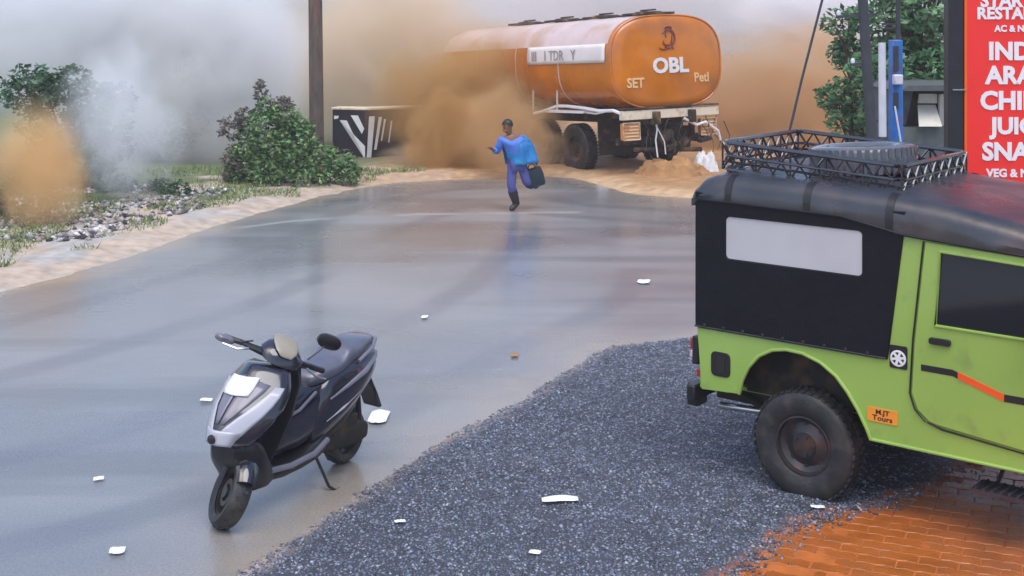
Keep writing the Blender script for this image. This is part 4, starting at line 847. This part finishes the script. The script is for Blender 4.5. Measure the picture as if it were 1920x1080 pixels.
# misty trees and bushes left
X, Y = G(60, 400); plant('misty_tree', 'dark green tree at the left edge behind the orange dust', 'tree', (X - .2, Y + 2.8, 0), rc(21, 22, .75, .8, .4, 2.15, .35, .5) + [(-.9, 0, 1.9, .6, .5, .5)], 9000, .07, M['leaf_dark'], 21, .05)
X, Y = G(210, 350); plant('veiled_bush', 'blue-green bush veiled by grey smoke right of the left tree', 'bush', (X, Y + 4, 0), rc(22, 12, .8, .6, .4, 2.3, .35, .55), 7000, .07, M['leaf_dark'], 22, .04)
X, Y = G(10, 420); plant('edge_bush', 'low dark bush at the very left edge behind the sandy verge', 'bush', (X - .3, Y + .3, 0), rc(23, 8, .6, .4, .15, .75, .25, .35), 4000, .05, M['leaf_dark'], 23, .02)
X, Y = G(265, 372); plant('low_shrub', 'low brownish shrub on the rubble strip left of the green bush', 'shrub', (X, Y, 0), rc(24, 7, .8, .3, .1, .3, .15, .25), 1800, .045, M['leaf_dark'], 24, .014)
X, Y = -11.5, 22.0; plant('far_left_bush', 'round green bush out on the grass beyond the left edge', 'bush', (X, Y, 0), rc(26, 9, 1.0, .7, .3, 1.5, .35, .5), 4000, .07, M['leaf_dark'], 26, .03)
plant('far_left_tree', 'leafy tree farthest out on the left grass, grey with smoke', 'tree', (-14, 29, 0), rc(27, 14, 1.6, 1.1, 1.2, 3.6, .5, .8), 5000, .1, M['leaf_dark'], 27, .08)
# right-hand tree
X, Y = 7.05, 22.5
cl = rc(31, 20, .85, .7, 1.9, 5.2, .35, .6) + [(-.75, 0, 2.3, .45, .4, .4), (.5, 0, 2.0, .5, .4, .35), (.1, 0, 3.0, .6, .5, .5), (-.5, 0, 3.3, .4, .4, .4), (-.6, .0, 1.7, .4, .35, .35)]
plant('roadside_tree', 'tall green tree behind the white and blue poles right of the lorry', 'tree', (X, Y, 0), cl, 11000, .085, M['leaf_right'], 31, .07)
plant('slender_tree', 'pale hazy tree with thin foliage left of the blue pole, fading into brown dust', 'tree', (6.6, 24.6, 0), rc(33, 12, .5, .4, 1.2, 3.4, .3, .45), 4200, .08, M['leaf_right'], 33, .05)
for k, (x, y, s_) in enumerate([(-17, 52, 1.3), (-9.5, 58, 1.5), (9, 60, 1.4), (17, 50, 1.2), (3, 66, 1.5)]):
    labs = ['distant tree farthest left, almost lost in grey smoke', 'distant tree behind the smoke left of the utility pole', 'distant tree right of the lorry, behind brown dust', 'distant tree behind the red sign, lost in haze', 'distant tree directly behind the lorry, lost in dust']
    plant('distant_tree', labs[k], 'tree', (x, y, 0), [(c[0] * s_, c[1] * s_, c[2] * s_, c[3] * s_, c[4] * s_, c[5] * s_) for c in rc(40 + k, 12, 1.6, 1.2, 1.0, 3.2, .6, .9)], 1500, .2, M['leaf_dark'], 40 + k, .12, group='distant trees in the haze')

# ---------------------------------------------------------------- poles, parapet, sign, shack
X, Y = G(586, 345)
up = thing('utility_pole', 'tall rusty brown utility pole rising out of the green bush', 'utility pole', (X, Y + .6, 0), (0, R(-.6), 0))
MB().tube([(0, 0, -.1), (0, 0, 1.5), (0, 0, 8)], [.155, .145, .13], 14).build('pole_shaft', M['pole'], up)
arm = MB().box((0, -.12, 7.2), (1.6, .08, .1)); arm.build('crossarm', M['wood_dark'], up)
for x in (-.6, .6): MB().lathe([(.001, 7.42), (.04, 7.40), (.05, 7.35), (.03, 7.3), (.05, 7.26), (.02, 7.24)], c=(x, -.12, 0), axis='z', n=10).build('insulator', M['white'], up)
# chevron parapet
px, py = G(686, 302); par = thing('striped_parapet', 'dark culvert parapet with white diagonal stripes beside the utility pole, half in dust', 'parapet', (px, py, 0), (0, 0, R(6)))
hgt = 1.16
LW = Vector((-1.0, .45, 0)).normalized(); RW = Vector((1.0, .42, 0)).normalized()
pp = [Vector((0, 0, 0)), LW * .85, LW * .85 + Vector((.15, .45, 0)), Vector((0, .55, 0)), RW * 1.5 + Vector((-.1, .5, 0)), RW * 1.5]
blk = MB().loft([[(p.x, p.y, z) for p in pp] for z in (-.1, hgt)]); blk.build('parapet_block', M['parapet_black'], par, bevel=.02)
def onface(D, nrm, loops, nm, m, t=.006):
    for L_ in loops: MB().prism([L_], 0, t, fn=lambda x, y, z: tuple(D * x + nrm * (y + .0) + Vector((0, 0, z)))).build(nm, m, par)
nL = Vector((-LW.y, LW.x, 0)); nL = nL if nL.y < 0 else -nL; nR = Vector((RW.y, -RW.x, 0)); nR = nR if nR.y < 0 else -nR
onface(LW, nL, [[(.66, .92), (.48, .92), (.02, .04), (.02, .34)], [(.38, 1.04), (.20, 1.04), (.04, .74), (.10, .62)], [(.80, 1.02), (.68, 1.02), (.70, .96), (.8, .94)]], 'stripe', M['white'])
onface(RW, nR, [[(.08, 1.02), (.22, 1.02), (.13, .08), (.02, .08)], [(.32, 1.0), (.40, 1.0), (.26, .25), (.20, .25)], [(.45, .95), (.50, .95), (.40, .45), (.37, .45)], [(.62, .9), (.66, .9), (.58, .4), (.55, .4)]], 'stripe', M['white'])
cp = MB().loft([[(p.x * 1.03, p.y * 1.02 - .01, z) for p in pp] for z in (hgt + .003, hgt + .05)]); cp.build('coping', M['cream'], par, bevel=.008)
# fallen white board behind the bush? (coping end) -> none

def pole3(name, label, x, y, r, h, m, tilt=0, cat='pole'):
    t = thing(name, label, cat, (x, y, 0), (0, R(tilt), 0)); MB().tube([(0, 0, -.05), (0, 0, h * .5), (0, 0, h)], [r, r * .93, r * .85], 12).build('pole_shaft', m, t); return t
Yp = 15.0; sx = lambda px_, Y_: (px_ - 960) * Y_ / F; sz_ = lambda py_, Y_: H - (py_ - YH) * Y_ / F
t = pole3('white_pole', 'short white painted pole directly left of the blue pillar', sx(1657, Yp), Yp, .05, sz_(80, Yp), M['pale_pole'], -.4)
MB().lathe([(.06, 1.75), (.065, 1.77), (.065, 1.83), (.06, 1.85)], axis='z', n=14).build('pole_clamp', M['wood_dark'], t)
t = thing('blue_pillar', 'blue painted pillar with a meter box, between the white pole and the tree', 'pillar', (sx(1680, Yp + .2), Yp + .2, 0), (0, 0, R(10)))
MB().prism([[(-.075, -.05), (-.07, sz_(75, Yp)), (.06, sz_(75, Yp)), (.075, -.05)]], -.06, .06).build('pillar_shaft', M['blue'], t, bevel=.012)
MB().box((-.03, -.10, sz_(150, Yp)), (.11, .08, .12)).build('meter_box', M['pale_pole'], t, bevel=.015)
for z, s__ in ((sz_(110, Yp), .3), (sz_(190, Yp), .2)): MB().box((-.04, -.075, z), (.06, .03, s__)).build('conduit', M['wood_dark'], t, bevel=.006)
MB().tube([(-.06, -.09, 2.2), (-.03, -.14, 1.9), (.03, -.12, 1.6), (.10, -.10, 1.3)], .012, 6).build('cable', M['pale_pole'], t)
t = pole3('thin_pole', 'thin dark pole with two small cross bars standing behind the blue pillar', sx(1684, 15.7), 15.7, .032, 6.0, M['wood_dark'])
for z, l_ in ((sz_(45, 15.7), .2), (sz_(53, 15.7), .13)): MB().box((-.1, 0, z), (l_, .03, .025)).build('cross_bar', M['wood_dark'], t)
Yq = 19.5; t = pole3('dark_utility_pole', 'dark leaning utility pole with crossarms left of the white pole', sx(1645, Yq), Yq, .085, 6.5, M['wood_dark'], -3.6, 'utility pole')
for z, x0, x1 in ((3.30, -.42, .20), (2.56, -.25, .1)):
    MB().box(((x0 + x1) / 2, 0, z), (x1 - x0, .06, .045)).build('crossarm', M['wood_dark'], t); MB().lathe([(.03, z + .02), (.035, z + .07), (.015, z + .1)], c=(x0 + .04, 0, 0), axis='z', n=8).build('insulator', M['pale_pole'], t)
# stay wire with twist guard
a = Vector((sx(1503, 22), 22, sz_(150, 22))); b_ = Vector((sx(1600, 22), 22, sz_(-260, 22)))
gw = thing('stay_wire', 'dark twisted stay wire slanting down through the brown dust', 'stay wire', tuple(b_))
dirn = (a - b_); MB().tube([(0, 0, 0), tuple(dirn * .5 + Vector((.04, 0, 0))), tuple(dirn), tuple(dirn * ((b_.z) / (b_.z - a.z)))], .022, 6).build('wire_strand', M['wood_dark'], gw)
# sign
Ys = 11.5; xs0, xs1 = sx(1808, Ys), sx(1808, Ys) + 1.75; zb_, zt_ = 1.62, 4.4
sg_ = thing('restaurant_sign', 'tall red restaurant sign board with white lettering and a black post at its left', 'sign', (xs0, Ys, 0), (0, 0, R(-2)))
pn = MB().prism([[(0, zb_), (0, zt_), (1.75, zt_), (1.75, zb_)]], 0, .08).build('sign_panel', M['sign_red'], sg_, bevel=.006)
MB().prism([[(.0, zb_), (.0, zt_), (.022, zt_), (.022, zb_)]], -.012, .001).build('edge_strip', M['sign_edge'], pn)
MB().prism([[(-.142, 0), (-.142, zt_ + .1), (-.006, zt_ + .1), (-.006, 0)]], .0, .14).build('sign_post', M['post_dark'], sg_, bevel=.006)
MB().prism([[(1.77, 0), (1.77, zt_ + .1), (1.9, zt_ + .1), (1.9, 0)]], .0, .14).build('sign_post', M['post_dark'], sg_, bevel=.006)
MB().box((-.05, -.02, sz_(168, Ys)), (.12, .012, .012)).build('bracket', M['chrome'], sg_)
for wd_, x_, yb_, cap in (('STAR', 1838, 12, 24), ('RESTAURANT', 1831, 35, 22), ('AC & NON AC', 1864, 59, 12), ('INDIAN', 1852, 111, 33), ('ARABIAN', 1848, 156, 33), ('CHINESE', 1837, 204, 34), ('JUICE', 1858, 250, 31), ('SNACKS', 1841, 299, 33), ('VEG & NON VEG', 1849, 331, 15)):
    k = Ys / F; capm = cap * k; size = capm / .729
    text('lettering', wd_, size, M['sign_white'], pn, ((x_ - 1808) * k, -.004, sz_(yb_, Ys)), (R(90), 0, 0), .002, size * .04, 1.0)
# shack right
Yk = 20.0; shk = thing('roadside_shack', 'low grey shack with a pale shutter between the tree and the sign', 'shack', (sx(1690, Yk), Yk, 0))
W = sx(1900, Yk) - sx(1690, Yk)
MB().prism([[(0, 0), (0, sz_(240, Yk)), (W, sz_(240, Yk)), (W, 0)]], 0, 2.0).build('lower_wall', M['shack'], shk)
MB().prism([[(0, sz_(238, Yk)), (0, sz_(170, Yk)), (.30, sz_(170, Yk)), (.18, sz_(238, Yk))]], .35, 1.9).build('side_wall', M['shack'], shk)
MB().box((W / 2, 1.1, sz_(204, Yk)), (W - .3, 1.4, .55)).build('inner_wall', M['under'], shk)
MB().loft([[(.24, -.12, sz_(236, Yk)), (.60, -.12, sz_(236, Yk)), (.60, -.10, sz_(237, Yk)), (.24, -.10, sz_(237, Yk))], [(.36, .32, sz_(199, Yk)), (.64, .32, sz_(199, Yk)), (.64, .34, sz_(200, Yk)), (.36, .34, sz_(200, Yk))]]).build('shutter', M['shack_pale'], shk)
MB().prism([[(.36, sz_(196, Yk)), (.38, sz_(178, Yk)), (.66, sz_(178, Yk)), (.66, sz_(196, Yk))]], .30, .34).build('upper_panel', M['shack_pale'], shk)
MB().prism([[(.66, sz_(238, Yk)), (.68, sz_(178, Yk)), (.78, sz_(178, Yk)), (.78, sz_(238, Yk))]], .22, .30).build('frame_post', M['shack_pale'], shk)
MB().prism([[(-.05, sz_(170, Yk)), (.1, sz_(160, Yk)), (W, sz_(158, Yk)), (W, sz_(170, Yk))]], -.1, 2.1).build('roof', M['shack'], shk)

# ---------------------------------------------------------------- litter
def scrap(px_, py_, w_, d_, seed, label, m='paper', name='paper_scrap'):
    x, y = G(px_, py_); z = max(0, float(ground_h(np.array([x]), np.array([y]))[0][0])) + .014; r = random.Random(seed); n = 7; rr = []
    for i in range(n):
        row = []
        for j in range(n):
            u, v = i / (n - 1) - .5, j / (n - 1) - .5; k = 1 - .35 * (abs(u * 2) ** 3) * r.uniform(.4, 1); row.append((u * w_, v * d_ * k, .008 * r.random() + .04 * w_ * math.sin(u * 5 + seed) + .008))
        rr.append(row)
    mb = MB().loft(rr, cap=False, closed=False); o = mb.build(name, M[m]); s = o.modifiers.new('sol', 'SOLIDIFY'); s.thickness = .002
    o.scale = (1, 1, .5); o.location = (x, y, z); o.rotation_euler = (0, 0, r.uniform(-.3, .3)); tag(o, label, 'paper scrap'); return o
scrap(1050, 952, .24, .10, 1, 'large white paper scrap lying on the dark gravel')
scrap(710, 785, .15, .34, 2, 'white paper scrap on the wet road behind the scooter')
scrap(387, 753, .10, .08, 3, 'small white paper scrap on the road left of the scooter fairing')
scrap(220, 1037, .09, .10, 4, 'small white paper scrap in the lower left corner of the wet road')
scrap(1207, 530, .15, .22, 5, 'white paper scrap on the road left of the black canvas top')
scrap(796, 597, .07, .12, 6, 'tiny white paper scrap in the middle of the road beyond the scooter mirror')
scrap(185, 902, .07, .07, 7, 'tiny white paper scrap on the road left of the scooter front wheel')
scrap(750, 987, .07, .04, 8, 'tiny white paper scrap on the gravel right of the scooter')
scrap(1003, 1047, .07, .05, 9, 'tiny white paper scrap on the gravel nearest the bottom edge')
scrap(1533, 962, .09, .05, 10, 'small pale paper scrap on the corner of the orange paving')
scrap(965, 668, .07, .12, 11, 'small brown leaf scrap on the wet road near the gravel edge', 'dirt', 'leaf_scrap')

# ---------------------------------------------------------------- smoke, dust and haze
def puff(name, label, c, r, dens, col, seed, nscale=1.9, namp=1.6, power=1.3, rot=0):
    """closed ellipsoid whose density falls off smoothly to nothing at its surface"""
    m = bpy.data.materials.new(name); m.use_nodes = True; n = m.node_tree.nodes; l = m.node_tree.links; n.clear()
    o_ = n.new('ShaderNodeOutputMaterial'); v = n.new('ShaderNodeVolumePrincipled'); l.new(v.outputs[0], o_.inputs['Volume'])
    v.inputs['Color'].default_value = (*col, 1); v.inputs['Anisotropy'].default_value = 0.0
    tc = n.new('ShaderNodeTexCoord')
    ns = n.new('ShaderNodeTexNoise'); ns.inputs['Scale'].default_value = nscale; ns.inputs['Detail'].default_value = 5; ns.inputs['Roughness'].default_value = .6; ns.inputs['Distortion'].default_value = .5
    ofs = n.new('ShaderNodeVectorMath'); ofs.operation = 'ADD'; ofs.inputs[1].default_value = (seed * 3.7, seed * 1.3, seed); l.new(tc.outputs['Object'], ofs.inputs[0]); l.new(ofs.outputs[0], ns.inputs['Vector'])
    ln = n.new('ShaderNodeVectorMath'); ln.operation = 'LENGTH'; l.new(tc.outputs['Object'], ln.inputs[0])
    # radius pushed in and out by the noise
    nm = n.new('ShaderNodeMath'); nm.operation = 'MULTIPLY_ADD'; l.new(ns.outputs[0], nm.inputs[0]); nm.inputs[1].default_value = -namp; nm.inputs[2].default_value = namp * .5
    ad = n.new('ShaderNodeMath'); ad.operation = 'ADD'; l.new(ln.outputs['Value'], ad.inputs[0]); l.new(nm.outputs[0], ad.inputs[1])
    mr = n.new('ShaderNodeMapRange'); mr.interpolation_type = 'SMOOTHSTEP'; mr.inputs[1].default_value = .98; mr.inputs[2].default_value = .25; mr.inputs[3].default_value = 0; mr.inputs[4].default_value = 1; l.new(ad.outputs[0], mr.inputs[0])
    ed = n.new('ShaderNodeMapRange'); ed.interpolation_type = 'SMOOTHSTEP'; ed.inputs[1].default_value = 1.0; ed.inputs[2].default_value = .8; ed.inputs[3].default_value = 0; ed.inputs[4].default_value = 1; l.new(ln.outputs['Value'], ed.inputs[0])
    pw = n.new('ShaderNodeMath'); pw.operation = 'POWER'; l.new(mr.outputs[0], pw.inputs[0]); pw.inputs[1].default_value = power
    mu = n.new('ShaderNodeMath'); mu.operation = 'MULTIPLY'; l.new(pw.outputs[0], mu.inputs[0]); l.new(ed.outputs[0], mu.inputs[1])
    mu2 = n.new('ShaderNodeMath'); mu2.operation = 'MULTIPLY'; l.new(mu.outputs[0], mu2.inputs[0]); mu2.inputs[1].default_value = dens; l.new(mu2.outputs[0], v.inputs['Density'])
    bm = bmesh.new(); bmesh.ops.create_icosphere(bm, subdivisions=3, radius=1.0); me = bpy.data.meshes.new(name); bm.to_mesh(me); bm.free(); me.materials.append(m)
    o = bpy.data.objects.new(name, me); sc.collection.objects.link(o); o.location = c; o.scale = r; o.rotation_euler = (0, 0, R(rot)); return tag(o, label, 'dust cloud' if 'dust' in name else 'smoke', kind='stuff')
def at(px_, py_, Y_): return ((px_ - 960) * Y_ / F, Y_, H - (py_ - YH) * Y_ / F)
BR = (.76, .51, .22); TAN = (.93, .8, .64); GR = (.985, .985, .995)
puff('dust_cloud', 'dense brown dust swallowing the front of the lorry', at(885, 215, 28.7), (2.6, 1.6, 2.6), 2.8, (.7, .46, .2), 1, power=1.5)
puff('dust_cloud', 'brown dust between the striped parapet and the lorry', at(855, 262, 27.4), (1.35, 1.0, 1.5), 3.2, (.72, .48, .21), 2, power=1.4)
puff('dust_cloud', 'pale tan dust billowing behind the utility pole', at(720, 110, 33), (3.8, 2.5, 3.4), 1.3, TAN, 3, power=1)
puff('dust_cloud', 'brown dust on the right of the lorry', at(1470, 215, 32), (4.4, 2.4, 2.7), 2.0, (.8, .57, .34), 4, power=1.3)
puff('dust_cloud', 'thin brown dust in front of the middle wheels of the lorry', at(955, 250, 26.2), (1.5, .8, 1.4), 2.0, (.75, .52, .28), 16, power=2)
puff('smoke_cloud', 'broad bank of pale grey smoke behind the lorry and the trees', (0, 48, 4), (42, 9, 9), .16, (.93, .93, .95), 14, nscale=2.5, power=.8)
puff('smoke_cloud', 'grey smoke rising above the orange tank', at(1150, -30, 33), (5, 2.4, 2.4), .8, (.9, .89, .9), 15)
puff('dust_cloud', 'orange dust burst at the left edge above the verge', at(78, 315, 19.6), (1.15, .9, 1.5), 2.8, (.93, .68, .38), 5, nscale=1.3, namp=.9, power=2.4)
puff('smoke_cloud', 'white puff standing in for bright sky above the brown dust right of the lorry', at(1530, 25, 37), (3.2, 2, 1.6), 2.0, (.97, .96, .98), 17)  # added white volume in place of the bright sky gap
puff('dust_cloud', 'low tan dust drifting above the rubble strip', at(330, 300, 30), (2.2, 1.6, 1.2), 1.2, TAN, 6)
puff('smoke_cloud', 'white smoke column left of the utility pole', at(350, 130, 29), (3.3, 2.0, 3.5), 3.0, GR, 7, power=1, namp=.8)
puff('smoke_cloud', 'grey smoke drifting over the left trees', at(100, 60, 28.5), (4.2, 1.8, 2.4), 1.4, (.95, .96, .98), 8, power=1)
puff('smoke_cloud', 'blue grey smoke veil over the veiled bush', at(225, 230, 22), (1.3, .9, 1.7), 1.7, (.93, .95, .97), 9)
puff('dust_cloud', 'low brown dust rolling along the ground under the lorry', at(900, 300, 28.2), (2.6, 1.0, .8), 1.8, TAN, 10)
# haze round the whole place
hz = MB().box((0, 70, 5.5), (260, 190, 18)); ho = hz.build('haze', M['white'], smooth=False)
m = bpy.data.materials.new('haze_air'); m.use_nodes = True; n = m.node_tree.nodes; n.clear(); o_ = n.new('ShaderNodeOutputMaterial'); v = n.new('ShaderNodeVolumePrincipled'); m.node_tree.links.new(v.outputs[0], o_.inputs['Volume'])
v.inputs['Color'].default_value = (.93, .93, .97, 1); v.inputs['Density'].default_value = .0014; ho.data.materials.clear(); ho.data.materials.append(m); tag(ho, kind='stuff')
